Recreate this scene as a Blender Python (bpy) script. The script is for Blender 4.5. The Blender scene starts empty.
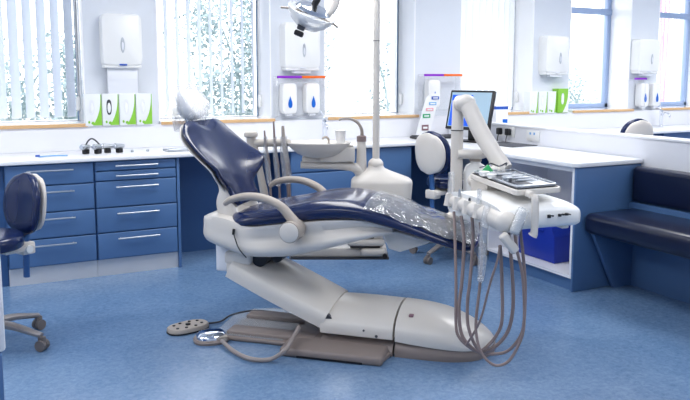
import bpy, bmesh, math, random
from mathutils import Vector, Matrix
random.seed(7)
S = bpy.context.scene
COL = S.collection
PI = math.pi

# ------------------------------------------------------------------ materials
def srgb(h):
    h = h.lstrip('#'); out = []
    for i in (0, 2, 4):
        c = int(h[i:i+2], 16) / 255
        out.append(c / 12.92 if c <= .04045 else ((c + .055) / 1.055) ** 2.4)
    return (*out, 1)

def mat(name, col, rough=.5, metal=0, coat=0, var=.04, scale=8, bump=0, bscale=60, emit=0, alpha=1, trans=0, ior=1.45):
    m = bpy.data.materials.new(name); m.use_nodes = True
    nt = m.node_tree; n = nt.nodes; l = nt.links; b = n['Principled BSDF']
    c = srgb(col)
    tc = n.new('ShaderNodeTexCoord')
    ns = n.new('ShaderNodeTexNoise'); ns.inputs['Scale'].default_value = scale; ns.inputs['Detail'].default_value = 4
    l.new(tc.outputs['Object'], ns.inputs['Vector'])
    mx = n.new('ShaderNodeMix'); mx.data_type = 'RGBA'
    l.new(ns.outputs['Fac'], mx.inputs[0])
    mx.inputs[6].default_value = tuple(min(1, v * (1 - var)) for v in c[:3]) + (1,)
    mx.inputs[7].default_value = tuple(min(1, v * (1 + var)) for v in c[:3]) + (1,)
    l.new(mx.outputs[2], b.inputs['Base Color'])
    b.inputs['Roughness'].default_value = rough
    b.inputs['Metallic'].default_value = metal
    b.inputs['Coat Weight'].default_value = coat
    b.inputs['Coat Roughness'].default_value = .08
    b.inputs['Transmission Weight'].default_value = trans
    b.inputs['IOR'].default_value = ior
    b.inputs['Alpha'].default_value = alpha
    if emit:
        b.inputs['Emission Color'].default_value = c; b.inputs['Emission Strength'].default_value = emit
    if bump:
        n2 = n.new('ShaderNodeTexNoise'); n2.inputs['Scale'].default_value = bscale; n2.inputs['Detail'].default_value = 3
        l.new(tc.outputs['Object'], n2.inputs['Vector'])
        bp = n.new('ShaderNodeBump'); bp.inputs['Strength'].default_value = bump; bp.inputs['Distance'].default_value = .01
        l.new(n2.outputs['Fac'], bp.inputs['Height']); l.new(bp.outputs['Normal'], b.inputs['Normal'])
    return m

def thin(name, col, opac=.1, gloss=.15, rough=.05, bump=0, bscale=20, facing=.3):
    """clear sheet: transparent + a little white scatter + a reflection that grows at grazing angles"""
    m = bpy.data.materials.new(name); m.use_nodes = True
    nt = m.node_tree; n = nt.nodes; l = nt.links; n.clear()
    out = n.new('ShaderNodeOutputMaterial')
    tr = n.new('ShaderNodeBsdfTransparent'); tr.inputs[0].default_value = (1, 1, 1, 1)
    df = n.new('ShaderNodeBsdfDiffuse'); df.inputs[0].default_value = srgb(col)
    gl = n.new('ShaderNodeBsdfGlossy'); gl.inputs['Roughness'].default_value = rough
    a = n.new('ShaderNodeMixShader'); a.inputs[0].default_value = opac
    l.new(tr.outputs[0], a.inputs[1]); l.new(df.outputs[0], a.inputs[2])
    lw = n.new('ShaderNodeLayerWeight'); lw.inputs[0].default_value = .2
    mm = n.new('ShaderNodeMath'); mm.operation = 'MULTIPLY_ADD'; mm.use_clamp = True
    mm.inputs[1].default_value = facing; mm.inputs[2].default_value = gloss
    l.new(lw.outputs['Fresnel'], mm.inputs[0])
    b = n.new('ShaderNodeMixShader'); l.new(mm.outputs[0], b.inputs[0])
    l.new(a.outputs[0], b.inputs[1]); l.new(gl.outputs[0], b.inputs[2])
    if bump:
        tc = n.new('ShaderNodeTexCoord'); ns = n.new('ShaderNodeTexNoise'); ns.inputs['Scale'].default_value = bscale
        ns.inputs['Detail'].default_value = 3; ns.inputs['Distortion'].default_value = 1.2
        l.new(tc.outputs['Object'], ns.inputs['Vector'])
        bp = n.new('ShaderNodeBump'); bp.inputs['Strength'].default_value = bump; bp.inputs['Distance'].default_value = .02
        l.new(ns.outputs['Fac'], bp.inputs['Height'])
        l.new(bp.outputs['Normal'], gl.inputs['Normal']); l.new(bp.outputs['Normal'], lw.inputs['Normal'])
    l.new(b.outputs[0], out.inputs[0])
    return m

def slatmat(name, col, tl=.5):
    m = bpy.data.materials.new(name); m.use_nodes = True
    n = m.node_tree.nodes; l = m.node_tree.links; n.clear()
    out = n.new('ShaderNodeOutputMaterial'); d = n.new('ShaderNodeBsdfDiffuse'); t = n.new('ShaderNodeBsdfTranslucent')
    tc = n.new('ShaderNodeTexCoord'); ns = n.new('ShaderNodeTexNoise'); ns.inputs['Scale'].default_value = 30
    l.new(tc.outputs['Object'], ns.inputs['Vector'])
    mx = n.new('ShaderNodeMix'); mx.data_type = 'RGBA'; c = srgb(col)
    mx.inputs[6].default_value = tuple(v * .96 for v in c[:3]) + (1,); mx.inputs[7].default_value = c
    l.new(ns.outputs['Fac'], mx.inputs[0])
    l.new(mx.outputs[2], d.inputs[0]); l.new(mx.outputs[2], t.inputs[0])
    x = n.new('ShaderNodeMixShader'); x.inputs[0].default_value = tl
    l.new(d.outputs[0], x.inputs[1]); l.new(t.outputs[0], x.inputs[2]); l.new(x.outputs[0], out.inputs[0])
    return m

def floormat():
    m = bpy.data.materials.new('blue_speckled_vinyl'); m.use_nodes = True
    n = m.node_tree.nodes; l = m.node_tree.links; b = n['Principled BSDF']
    tc = n.new('ShaderNodeTexCoord')
    def noise(sc, det, dist=0, rough=.5):
        x = n.new('ShaderNodeTexNoise'); x.inputs['Scale'].default_value = sc; x.inputs['Detail'].default_value = det
        x.inputs['Distortion'].default_value = dist; x.inputs['Roughness'].default_value = rough
        l.new(tc.outputs['Object'], x.inputs['Vector']); return x
    n1 = noise(2.2, 5, 1.0, .65); n2 = noise(38, 6, .6, .7)
    r1 = n.new('ShaderNodeValToRGB'); e = r1.color_ramp.elements
    e[0].position = .3; e[0].color = srgb(FLOOR_A); e[1].position = .7; e[1].color = srgb(FLOOR_B)
    r2 = n.new('ShaderNodeValToRGB'); e = r2.color_ramp.elements
    e[0].position = .32; e[0].color = srgb(FLOOR_C); e[1].position = .68; e[1].color = srgb(FLOOR_D)
    l.new(n1.outputs['Fac'], r1.inputs[0]); l.new(n2.outputs['Fac'], r2.inputs[0])
    mx = n.new('ShaderNodeMix'); mx.data_type = 'RGBA'; mx.inputs[0].default_value = .5
    l.new(r1.outputs[0], mx.inputs[6]); l.new(r2.outputs[0], mx.inputs[7]); l.new(mx.outputs[2], b.inputs['Base Color'])
    b.inputs['Roughness'].default_value = .26
    b.inputs['Coat Weight'].default_value = .25; b.inputs['Coat Roughness'].default_value = .25
    bp = n.new('ShaderNodeBump'); bp.inputs['Strength'].default_value = .08; bp.inputs['Distance'].default_value = .004
    l.new(n2.outputs['Fac'], bp.inputs['Height']); l.new(bp.outputs['Normal'], b.inputs['Normal'])
    return m
FLOOR_A, FLOOR_B, FLOOR_C, FLOOR_D = '#52739b', '#7593b6', '#4b6b92', '#7f9cbf'

M = dict(
    wall=mat('wall_paint', '#dce1e9', .7, var=.015, bump=.02, bscale=200),
    reveal=mat('white_reveal_lining', '#fbfcff', .3, var=.01, coat=1),
    ceil=mat('ceiling_paint', '#f2f4f8', .8, var=.01),
    splash=mat('white_laminate', '#e6e8ef', .35, var=.01),
    floor=floormat(),
    wood=mat('beech_sill_edge', '#d3ac7e', .5, var=.1, scale=25),
    gask=mat('gasket_blue', '#6d88a8', .5),
    offw=mat('warm_grey_plastic', '#bfb8b0', .4, var=.015, coat=.1),
    pvc=mat('window_frame_grey', '#9fb3d6', .4, var=.02),
    cab=mat('blue_laminate', '#4b6d9b', .38, var=.03, scale=5, coat=.1),
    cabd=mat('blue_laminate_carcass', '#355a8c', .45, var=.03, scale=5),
    top=mat('white_worktop', '#e9ebf0', .3, var=.01, coat=.1),
    steel=mat('brushed_steel', '#c6cad0', .32, metal=1, var=.05, scale=12),
    alu=mat('aluminium_plinth', '#c9ccd2', .4, metal=.4, var=.08, scale=3),
    navy=mat('navy_vinyl', '#0f1f49', .22, coat=.2, var=.1, scale=6, bump=.05, bscale=14),
    navyd=mat('bench_navy_vinyl', '#0c1532', .3, coat=.25, var=.1, scale=5, bump=.06, bscale=10),
    white=mat('unit_white_plastic', '#d8d3cd', .33, var=.015, coat=.15),
    pure=mat('white_plastic', '#eceded', .35, var=.01, coat=.1),
    grey=mat('armrest_grey_plastic', '#aaa199', .45, var=.02),
    tan=mat('base_taupe_plastic', '#857a76', .45, var=.03),
    dark=mat('black_plastic', '#15171d', .4, var=.05),
    darkgrey=mat('dark_grey_plastic', '#42454d', .45, var=.05),
    hose=mat('taupe_hose', '#8b7b79', .45, var=.04),
    caster=mat('grey_caster', '#6d6766', .45, var=.05),
    base5=mat('star_base_metal', '#8f8a8a', .35, metal=.4, var=.04),
    green=mat('glove_box_green', '#86c440', .5, var=.05),
    boxw=mat('glove_box_white', '#e8ecee', .5, var=.02),
    card=mat('white_card', '#eef0f4', .6, var=.01),
    blue=mat('drop_blue', '#0c63c8', .3, var=.05),
    bin=mat('royal_blue_plastic', '#14309c', .35, var=.05),
    purple=mat('purple_strip', '#8a1fc0', .5, var=.02),
    orange=mat('orange_strip', '#f06a10', .5, var=.02),
    glass=thin('window_glass', '#ffffff', .0, .03, .02, facing=.15),
    film=thin('clear_plastic_film', '#f2f5fa', .07, .30, .10, bump=1.0, bscale=11, facing=.9),
    sleeve=thin('clear_sleeve', '#eef3fa', .22, .10, .15, bump=.6, bscale=40, facing=.4),
    bag=thin('headrest_bag', '#f0f2f6', .3, .10, .14, bump=1., bscale=22, facing=.3),
    acryl=thin('clear_acrylic', '#eef2fa', .07, .01, .05, facing=.25),
    guard=thin('clear_guard_plastic', '#dfe8f4', .16, .03, .3, facing=.2),
    visor=thin('lamp_visor_plastic', '#f2f6fa', .5, .12, .05, facing=.4),
    cup=thin('plastic_cup', '#f4f5f7', .72, .04, .2, facing=.3),
    slat=slatmat('blind_fabric', '#eef3fb', .33),
    curtain=slatmat('closed_blind_fabric', '#f6f8fb', .55),
    mirror=mat('bright_chrome', '#dfe3ea', .06, metal=1, var=.01),
    leaf=mat('hedge_leaf', '#98abaf', .7, var=.3, scale=3),
    pink=mat('blossom', '#d8a8bc', .7, var=.3, scale=3),
    paper=mat('paper_towel', '#e4e7ee', .8, var=.01),
    ground=mat('paving', '#c8c8c4', .9, var=.1, scale=2),
    beige=mat('stool_shell_beige', '#d6cfc8', .45, var=.02),
    screenb=mat('screen_blue', '#1450c8', .3, var=.15, scale=4, emit=.55),
    screeng=mat('screen_grey', '#8fa7b8', .25, var=.02, emit=.45),
    gcup=mat('green_plastic', '#159a55', .35, var=.1),
    lamp=mat('fill_diffuser', '#ffffff', .4, emit=1.2),  # glowing face of the added fill panels
    mint=mat('card_green', '#2aa06c', .5), rose=mat('card_pink', '#e7a9b6', .5), sky=mat('card_sky', '#7fb0e0', .5),
    navyp=mat('card_blue', '#2a56b4', .5), brown=mat('card_brown', '#84606a', .5),
)

# ------------------------------------------------------------------ geometry
class G:
    def __init__(s): s.bm = bmesh.new()
    def rbox(s, x0, x1, y0, y1, z0, z1, r=0, seg=2, mtx=None):
        b = bmesh.new()
        bmesh.ops.create_cube(b, size=1)
        for v in b.verts:
            v.co = Vector(((x0+x1)/2 + v.co.x*(x1-x0), (y0+y1)/2 + v.co.y*(y1-y0), (z0+z1)/2 + v.co.z*(z1-z0)))
        if r: bmesh.ops.bevel(b, geom=b.edges[:], offset=r, segments=seg, profile=.5, affect='EDGES')
        s._add(b, mtx); return s
    def prism(s, pts, a, d0, d1, r=0, seg=2, mtx=None):
        """polygon pts in the plane perpendicular to axis a, extruded d0..d1"""
        b = bmesh.new()
        def mk(p, d):
            return {'x': (d, p[0], p[1]), 'y': (p[0], d, p[1]), 'z': (p[0], p[1], d)}[a]
        v0 = [b.verts.new(mk(p, d0)) for p in pts]; v1 = [b.verts.new(mk(p, d1)) for p in pts]
        n = len(pts)
        b.faces.new(v0); b.faces.new(v1[::-1])
        for i in range(n): b.faces.new((v0[i], v1[i], v1[(i+1) % n], v0[(i+1) % n]))
        bmesh.ops.recalc_face_normals(b, faces=b.faces[:])
        if r: bmesh.ops.bevel(b, geom=b.edges[:], offset=r, segments=seg, profile=.5, affect='EDGES', clamp_overlap=True)
        s._add(b, mtx); return s
    def loft(s, rings, caps=True, mtx=None, closed=True):
        b = bmesh.new(); vs = [[b.verts.new(p) for p in r] for r in rings]; n = len(rings[0])
        for i in range(len(vs)-1):
            for j in range(n if closed else n-1):
                b.faces.new((vs[i][j], vs[i][(j+1) % n], vs[i+1][(j+1) % n], vs[i+1][j]))
        if caps and closed:
            b.faces.new(vs[0][::-1]); b.faces.new(vs[-1])
        if closed: bmesh.ops.recalc_face_normals(b, faces=b.faces[:])
        s._add(b, mtx); return s
    def tube(s, pts, r, n=10, smooth=6, flat=None, mtx=None):
        """round tube along a smoothed path; r number or list; flat=(upvec, ratio) squashes it across upvec"""
        P = [Vector(p) for p in pts]
        R = r if isinstance(r, (list, tuple)) else [r]*len(P)
        if smooth and len(P) > 2: P, R = spline(P, R, smooth)
        rings = []; prev = None
        for i, p in enumerate(P):
            t = (P[min(i+1, len(P)-1)] - P[max(i-1, 0)]).normalized()
            if prev is None:
                ref = Vector((0, 0, 1)) if abs(t.z) < .9 else Vector((1, 0, 0))
                if flat: ref = Vector(flat[0])
                u = (ref - t*ref.dot(t)).normalized()
            else:
                ref = Vector(flat[0]) if flat else prev
                u = (ref - t*ref.dot(t)).normalized()
            prev = u; w = t.cross(u)
            k = flat[1] if flat else 1
            rings.append([p + (u*math.cos(2*PI*j/n)*k + w*math.sin(2*PI*j/n))*R[i] for j in range(n)])
        s.loft(rings, mtx=mtx); return s
    def lathe(s, prof, c=(0, 0, 0), n=24, mtx=None, cap=True):
        rings = [[(c[0]+r*math.cos(2*PI*j/n), c[1]+r*math.sin(2*PI*j/n), c[2]+z) for j in range(n)] for r, z in prof]
        s.loft(rings, caps=cap, mtx=mtx); return s
    def ball(s, c, r, sc=(1, 1, 1), mtx=None):
        b = bmesh.new(); bmesh.ops.create_uvsphere(b, u_segments=20, v_segments=12, radius=r)
        for v in b.verts: v.co = Vector((v.co.x*sc[0]+c[0], v.co.y*sc[1]+c[1], v.co.z*sc[2]+c[2]))
        s._add(b, mtx); return s
    def quad(s, a, b_, c, d):
        v = [s.bm.verts.new(p) for p in (a, b_, c, d)]; s.bm.faces.new(v); return s
    def _add(s, b, mtx=None):
        if mtx is not None: b.transform(mtx)
        me = bpy.data.meshes.new('t'); b.to_mesh(me); b.free(); s.bm.from_mesh(me); bpy.data.meshes.remove(me)
    def obj(s, name, m, parent=None, smooth=40, world=False, label=None, recenter=None):
        me = bpy.data.meshes.new(name)
        if parent is not None and world: s.bm.transform(WM[parent.name].inverted())
        loc = None
        if parent is None and recenter is not False and len(s.bm.verts):
            xs = [v.co for v in s.bm.verts]
            loc = Vector(((min(v.x for v in xs)+max(v.x for v in xs))/2, (min(v.y for v in xs)+max(v.y for v in xs))/2, min(v.z for v in xs)))
            s.bm.transform(Matrix.Translation(-loc))
        s.bm.to_mesh(me); s.bm.free()
        if smooth:
            for p in me.polygons: p.use_smooth = True
            me.set_sharp_from_angle(angle=math.radians(smooth))
        me.materials.append(m if not isinstance(m, str) else M[m])
        o = bpy.data.objects.new(name, me); COL.objects.link(o)
        if loc is not None: o.location = loc
        if parent is not None: o.parent = parent
        if label: o['label'] = label
        return o

def spline(P, R, k):
    Q, S_ = [], []
    n = len(P)
    for i in range(n-1):
        p0, p1, p2, p3 = P[max(i-1, 0)], P[i], P[i+1], P[min(i+2, n-1)]
        for j in range(k):
            t = j/k
            Q.append(.5*((2*p1) + (p2-p0)*t + (2*p0-5*p1+4*p2-p3)*t*t + (3*p1-p0-3*p2+p3)*t**3))
            S_.append(R[i]*(1-t)+R[i+1]*t)
    Q.append(P[-1]); S_.append(R[-1])
    return Q, S_
def interp(tab, x):
    """Catmull-Rom through a table of (x, a, b, ...)"""
    n = len(tab)
    if x <= tab[0][0]: return tab[0][1:]
    if x >= tab[-1][0]: return tab[-1][1:]
    for i in range(n-1):
        if tab[i][0] <= x <= tab[i+1][0]: break
    t = (x-tab[i][0])/(tab[i+1][0]-tab[i][0])
    r = []
    for c in range(1, len(tab[0])):
        h = tab[i+1][0]-tab[i][0]
        p1, p2 = tab[i][c], tab[i+1][c]
        m1 = (p2-tab[max(i-1, 0)][c])/(tab[i+1][0]-tab[max(i-1, 0)][0])*h if i > 0 else (p2-p1)
        j = min(i+2, n-1)
        m2 = (tab[j][c]-p1)/(tab[j][0]-tab[i][0])*h
        r.append((2*t**3-3*t*t+1)*p1+(t**3-2*t*t+t)*m1+(-2*t**3+3*t*t)*p2+(t**3-t*t)*m2)
    return r
def sring(cx, cy, hx, hy, n=32, e=3.0):
    """superellipse points (u, v)"""
    out = []
    for j in range(n):
        a = 2*PI*j/n; c, d = math.cos(a), math.sin(a)
        out.append((cx+hx*math.copysign(abs(c)**(2/e), c), cy+hy*math.copysign(abs(d)**(2/e), d)))
    return out

WM = {}
def thing(name, label, cat, loc=(0, 0, 0), rz=0, group=None):
    o = bpy.data.objects.new(name, None); COL.objects.link(o); o.empty_display_size = .1
    o.location = loc; o.rotation_euler = (0, 0, rz)
    o['label'] = label; o['category'] = cat
    if group: o['group'] = group
    WM[o.name] = Matrix.Translation(loc) @ Matrix.Rotation(rz, 4, 'Z')
    return o
def tag(o, label, cat, group=None, kind=None):
    o['label'] = label; o['category'] = cat
    if group: o['group'] = group
    if kind: o['kind'] = kind
    return o
def struct(o): o['kind'] = 'structure'; return o
def copy_tree(o, loc, rz=0, label=None, cat=None):
    c = o.copy(); COL.objects.link(c); c.location = loc; c.rotation_euler = (0, 0, rz)
    if label: c['label'] = label
    if cat: c['category'] = cat
    for ch in list(o.children):
        d = ch.copy(); COL.objects.link(d); d.parent = c
        for g in list(ch.children):
            e = g.copy(); COL.objects.link(e); e.parent = d
    return c
def Rz(a): return Matrix.Rotation(a, 4, 'Z')
def T(x, y, z): return Matrix.Translation((x, y, z))
def place(p, d, up=(0, 0, 1)):
    """frame at p whose z axis runs along d"""
    z = Vector(d).normalized(); x = Vector(up).cross(z)
    if x.length < 1e-4: x = Vector((1, 0, 0))
    x.normalize(); y = z.cross(x)
    m = Matrix((x, y, z)).transposed().to_4x4(); m.translation = Vector(p); return m

# ------------------------------------------------------------------ camera
CF, CX, CY, CA, CT, CH = 715., 345., 161., math.radians(26.6), math.atan(83/715.), 1.48
cam = bpy.data.cameras.new('camera'); co = bpy.data.objects.new('camera', cam); COL.objects.link(co)
co.location = (0, 0, CH); co.rotation_euler = (PI/2-CT, 0, -CA)
cam.sensor_width = 36; cam.lens = 36*CF/690; cam.shift_y = -(200-CY)/690; cam.clip_start = .05
S.camera = co

def YF(x, y, z=0):   # a frame turned with the dental unit: x to the right, y away
    return Vector((x*math.cos(CA)+y*math.sin(CA), -x*math.sin(CA)+y*math.cos(CA), z))

# ------------------------------------------------------------------ room
WY, PY = 6.05, 6.12            # lower wall face, pillar face
XL, XR, YB, ZC = -2.6, 9.2, -2.6, 2.85
wins = [(-.45, .721), (1.301, 2.318), (2.845, 3.845), (4.39, 5.357), (5.877, 6.831), (7.287, 8.25)]
SILL, HEAD, DEEP = 1.105, 2.6, 6.52
def room():
    struct(G().rbox(XL, XR, YB, 6.6, -.1, 0).obj('floor', 'floor', recenter=False))
    struct(G().rbox(XL, XR, YB, 6.6, ZC, ZC+.1).obj('ceiling', 'ceil', recenter=False))
    g = G()
    g.rbox(XL, XR, WY, 6.6, 0, SILL-.03)                      # lower wall, up to the sill ledge
    xs = [XL]+[v for w in wins for v in w]+[XR]
    for i in range(0, len(xs), 2): g.rbox(xs[i], xs[i+1], PY, 6.6, SILL-.03, ZC)
    for a, b in wins: g.rbox(a, b, PY, 6.6, HEAD, ZC)
    struct(g.obj('wall_back', 'wall', smooth=0, recenter=False))
    struct(G().rbox(XL-.1, XL, YB, 6.6, 0, ZC).obj('wall_left', 'wall', recenter=False))
    struct(G().rbox(XR, XR+.1, YB, 6.6, 0, ZC).obj('wall_right', 'wall', recenter=False))
    struct(G().rbox(XL, XR, YB-.1, YB, 0, ZC).obj('wall_front', 'wall', recenter=False))
    # splashback panel in white laminate over the worktop
    struct(G().rbox(XL, XR, WY-.012, WY, .905, SILL-.03).rbox(XL, XR, WY-.012, PY, SILL-.03, SILL-.008).obj('trim_1', 'splash', recenter=False))
    for i, (a, b) in enumerate(wins):
        # reveals lining + sill
        g = G(); t = .012
        g.rbox(a, a+t, PY-.002, DEEP, SILL, HEAD).rbox(b-t, b, PY-.002, DEEP, SILL, HEAD).rbox(a, b, PY-.002, DEEP, HEAD-t, HEAD)
        o = struct(g.obj(f'trim_{2+2*i}', 'reveal', smooth=0, recenter=False))
        g = G(); g.rbox(a+.001, b-.001, WY-.01, DEEP, SILL-.004, SILL+.016)
        o = struct(g.obj(f'trim_{3+2*i}', 'reveal', smooth=0, recenter=False))
        n = G().rbox(a+.001, b-.001, WY-.028, WY-.008, SILL-.014, SILL+.014, .004).obj('wood_nosing', 'wood', o, label='beech front edge of sill')
        # frame
        g = G(); f = .055 if i >= 4 else .010; y0, y1 = DEEP-.1, DEEP-.04
        g.rbox(a+.012, a+.012+f, y0, y1, SILL, HEAD, .006).rbox(b-.012-f, b-.012, y0, y1, SILL, HEAD, .006)
        g.rbox(a, b, y0, y1, SILL+.016, SILL+.016+f, .006).rbox(a, b, y0, y1, HEAD-f, HEAD, .006)
        if i >= 4: g.rbox(a, b, y0-.01, y1, 2.235, 2.305, .006)
        o = struct(g.obj(f'window_{i+1}', 'pvc' if i >= 4 else 'reveal', recenter=False))
        if i < 4: G().rbox(b-.034, b-.023, y0-.012, y0, SILL+.02, HEAD-.02, .002).obj('gasket', 'gask', o, label='dark blue gasket line')
        G().rbox(a+.06, b-.06, DEEP-.075, DEEP-.069, SILL+.06, HEAD-.05).obj('glass_pane', 'glass', o, smooth=0)
room()

# blinds
def blind(i, ang, spacing, w, label, closed=False):
    a, b = wins[i]; y = 6.395
    t = thing('vertical_blind', label, 'blind', ((a+b)/2, y, SILL+.03), 0, 'vertical blinds in the windows')
    g = G(); x = a+.04; top = HEAD-.03
    z0 = SILL+.05
    k = 0
    while x < b-.005:
        c, s = math.cos(ang), math.sin(ang)
        jx = ang+random.uniform(-.05, .05)
        c, s = math.cos(jx), math.sin(jx)
        rings = []
        for zz in (z0, (z0+top)/2, top):
            pr = []
            for q in range(5):
                u = (q/4-.5)*w; bow = .006*math.cos(PI*(q/4-.5))
                pr.append((x+u*c-bow*s, y+u*s+bow*c, zz))
            for q in range(4, -1, -1):
                u = (q/4-.5)*w; bow = .006*math.cos(PI*(q/4-.5))-.0012
                pr.append((x+u*c-bow*s, y+u*s+bow*c, zz))
            rings.append(pr)
        g.loft(rings)
        x += spacing; k += 1
    g.obj('slats', 'curtain' if closed else 'slat', t, world=True)
    g = G(); g.rbox(a+.02, b-.02, y-.025, y+.025, HEAD-.055, HEAD-.014, .004); g.obj('headrail', 'pure', t, world=True)
    g = G(); g.tube([(a+.07, y-.012, z0+.005), ((a+b)/2, y-.014, z0-.004), (b-.07, y-.012, z0+.005)], .0015, 6); g.obj('bottom_chain', 'pure', t, world=True)
    g = G(); g.tube([(b-.035, y-.06, HEAD-.05), (b-.035, y-.06, 1.33)], .0018, 6, 0); g.lathe([(.002, .12), (.016, .11), (.018, .01), (.01, 0)], (b-.035, y-.06, 1.21), 12)
    g.obj('cord_weight', 'pure', t, world=True)
blind(0, math.radians(50), .105, .112, 'white vertical blind in the window at the far left of the photo')
blind(1, math.radians(58), .1, .1, 'white vertical blind behind the dental chair headrest, half open')
blind(2, math.radians(62), .1, .1, 'white vertical blind behind the tall unit pole')
blind(3, math.radians(14), .085, .1, 'white vertical blind nearly closed behind the computer monitor', closed=True)

# outside
def outside():
    tag(G().rbox(-30, 50, 6.7, 40, -.3, -.2).obj('paved_ground', 'ground', recenter=False), '', 'ground')
    o = bpy.data.objects['paved_ground']; del o['label']; del o['category']; o['kind'] = 'structure'
    def shrub(x0, x1, y0, y1, z0, z1, n, name, m, label, cat, seed, group=None):
        rnd = random.Random(seed); g = G()
        cl = [(rnd.uniform(x0, x1), rnd.uniform(y0, y1), rnd.uniform(z0, z1), rnd.uniform(.16, .34)) for _ in range(max(6, n//80))]
        for i in range(n):
            cx, cy, cz, r = rnd.choice(cl)
            p = Vector((rnd.gauss(cx, r*.6), rnd.gauss(cy, r*.5), rnd.gauss(cz, r*.6)))
            if p.z < -.15: continue
            d = Vector((rnd.uniform(-1, 1), rnd.uniform(-1, 1), rnd.uniform(-1, 1))).normalized()
            e = d.orthogonal().normalized(); L = rnd.uniform(.04, .09)
            g.quad(p, p+d*L*.5+e*L*.3, p+d*L, p+d*L*.5-e*L*.3)
        for k in range(4):
            xx = rnd.uniform(x0, x1); yy = (y0+y1)/2
            g.tube([(xx, yy, -.2), (xx+rnd.uniform(-.2, .2), yy, z0+.4*(z1-z0)), (xx+rnd.uniform(-.4, .4), yy, z0+.8*(z1-z0))], [.03, .02, .008], 6, 3)
        tag(g.obj(name, m, smooth=0), label, cat, group)
    shrub(-.6, 1.3, 8.6, 9.4, .4, 1.9, 7000, 'garden_bush', 'leaf', 'pale green bush seen through the far left window blind', 'bush', 1)
    shrub(2.4, 4.0, 8.6, 9.4, .4, 2.6, 8500, 'garden_bush', 'leaf', 'pale green bush seen through the blind behind the headrest', 'bush', 2)
    shrub(5.2, 6.6, 8.8, 9.6, .3, 2.3, 3500, 'garden_bush', 'leaf', 'faint pale bush seen through the blind behind the unit pole', 'bush', 3)
    shrub(9.2, 10.0, 9.6, 10.3, .2, 1.7, 1600, 'garden_bush', 'leaf', 'faint pale bush low in the window beside the right-hand glove boxes', 'bush', 4)
    shrub(10.8, 11.6, 8.8, 9.8, 2.6, 3.3, 900, 'blossom_tree', 'pink', 'pink blossom branches at the top of the window at the right edge', 'tree', 5)
outside()

# unseen fill panels, added at the ceiling to brighten the room
def ceiling_fills():
    first = None; labs = []
    t = thing('ceiling_fill', 'square white fill panel added above the dental room, out of view', 'fill light', (0, 0, ZC-.05), 0, 'added ceiling fill panels')
    G().rbox(-.62, .62, -.62, .62, 0, .05, .01).obj('housing', 'pure', t)
    G().rbox(-.58, .58, -.58, .58, -.008, .002).obj('diffuser', 'lamp', t)
    k = 0
    for x in (-.9, 1.9, 4.7, 7.4):
        for y in (-1.0, 1.6, 4.3):
            o = t if k == 0 else copy_tree(t, (x, y, ZC-.05)); o.location = (x, y, ZC-.05); k += 1
            L = bpy.data.lights.new('panel_fill', 'AREA'); L.shape = 'SQUARE'; L.size = 1.15; L.energy = {-1.0: 7, 1.6: 17, 4.3: 34}[y]; L.color = (1, .985, .96)
            lo = bpy.data.objects.new('panel_fill', L); COL.objects.link(lo); lo.location = (x, y, ZC-.065)
FILL_W = 34
ceiling_fills()
w = bpy.data.worlds.new('world'); S.world = w; w.use_nodes = True
bg = w.node_tree.nodes['Background']; bg.inputs[0].default_value = (.97, .985, 1, 1); bg.inputs[1].default_value = 2.9
# daylight entering by each window (sky portals in the openings, facing in)
for a, b in wins:
    L = bpy.data.lights.new('window_daylight', 'AREA'); L.shape = 'RECTANGLE'; L.size = b-a; L.size_y = HEAD-SILL
    L.cycles.is_portal = True
    lo = bpy.data.objects.new('window_daylight', L); COL.objects.link(lo); lo.location = ((a+b)/2, DEEP+.02, (HEAD+SILL)/2); lo.rotation_euler = (-PI/2, 0, 0)

# ------------------------------------------------------------------ joinery
TOPZ, TOPB = .905, .873
def bar_handle(x0, x1, y, z):
    g = G(); g.tube([(x0, y-.032, z), (x1, y-.032, z)], .0065, 10, 0)
    for xx in (x0+.02, x1-.02): g.tube([(xx, y, z), (xx, y-.034, z)], .005, 8, 0)
    return g
def drawers(name, x0, x1, zs, label, group=None, plinth=True):
    t = thing(name, label, 'cabinet', ((x0+x1)/2, 5.75, 0), 0, group)
    G().rbox(x0, x1, 5.505, 6.036, .125, TOPB-.001).obj('carcass', 'cabd', t, world=True)
    for a, b in zs:
        d = G().rbox(x0+.006, x1-.006, 5.484, 5.505, a+.003, b-.003, .006, 3).obj('drawer', 'cab', t, world=True)
        c = (x0+x1)/2; hz = b-.045 if b-a > .12 else (a+b)/2
        h = bar_handle(c-.155, c+.155, 5.486, hz)
        o = h.obj('handle', 'steel', t, world=True); o.parent = d
    if plinth: G().rbox(x0, x1, 5.51, 5.53, 0, .125).obj('plinth', 'alu', t, world=True)
    return t
drawers('drawer_cabinet', .085, .685, [(.715, .868), (.52, .713), (.33, .518), (.128, .328)], 'blue four-drawer base cabinet under the left worktop, behind the navy stool')
drawers('drawer_cabinet', .687, 1.29, [(.795, .868), (.72, .793), (.52, .718), (.33, .518), (.128, .328)], 'blue five-drawer base cabinet beside the knee space, behind the dental chair back')
t = thing('end_panel', 'tall blue end panel closing the left drawer cabinets beside the knee space', 'panel', (1.303, 5.75, 0))
G().rbox(1.292, 1.314, 5.49, 6.036, 0, TOPB-.001, .002).obj('board', 'cab', t, world=True)
t = thing('end_panel', 'blue side panel left of the four-drawer cabinet, behind the navy stool', 'panel', (.06, 5.75, 0))
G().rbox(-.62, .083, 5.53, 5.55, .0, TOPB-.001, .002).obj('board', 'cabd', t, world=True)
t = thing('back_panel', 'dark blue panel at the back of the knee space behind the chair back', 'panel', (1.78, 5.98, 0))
G().rbox(1.315, 2.238, 5.97, 6.0, 0, TOPB-.001).obj('board', 'cabd', t, world=True)
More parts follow.
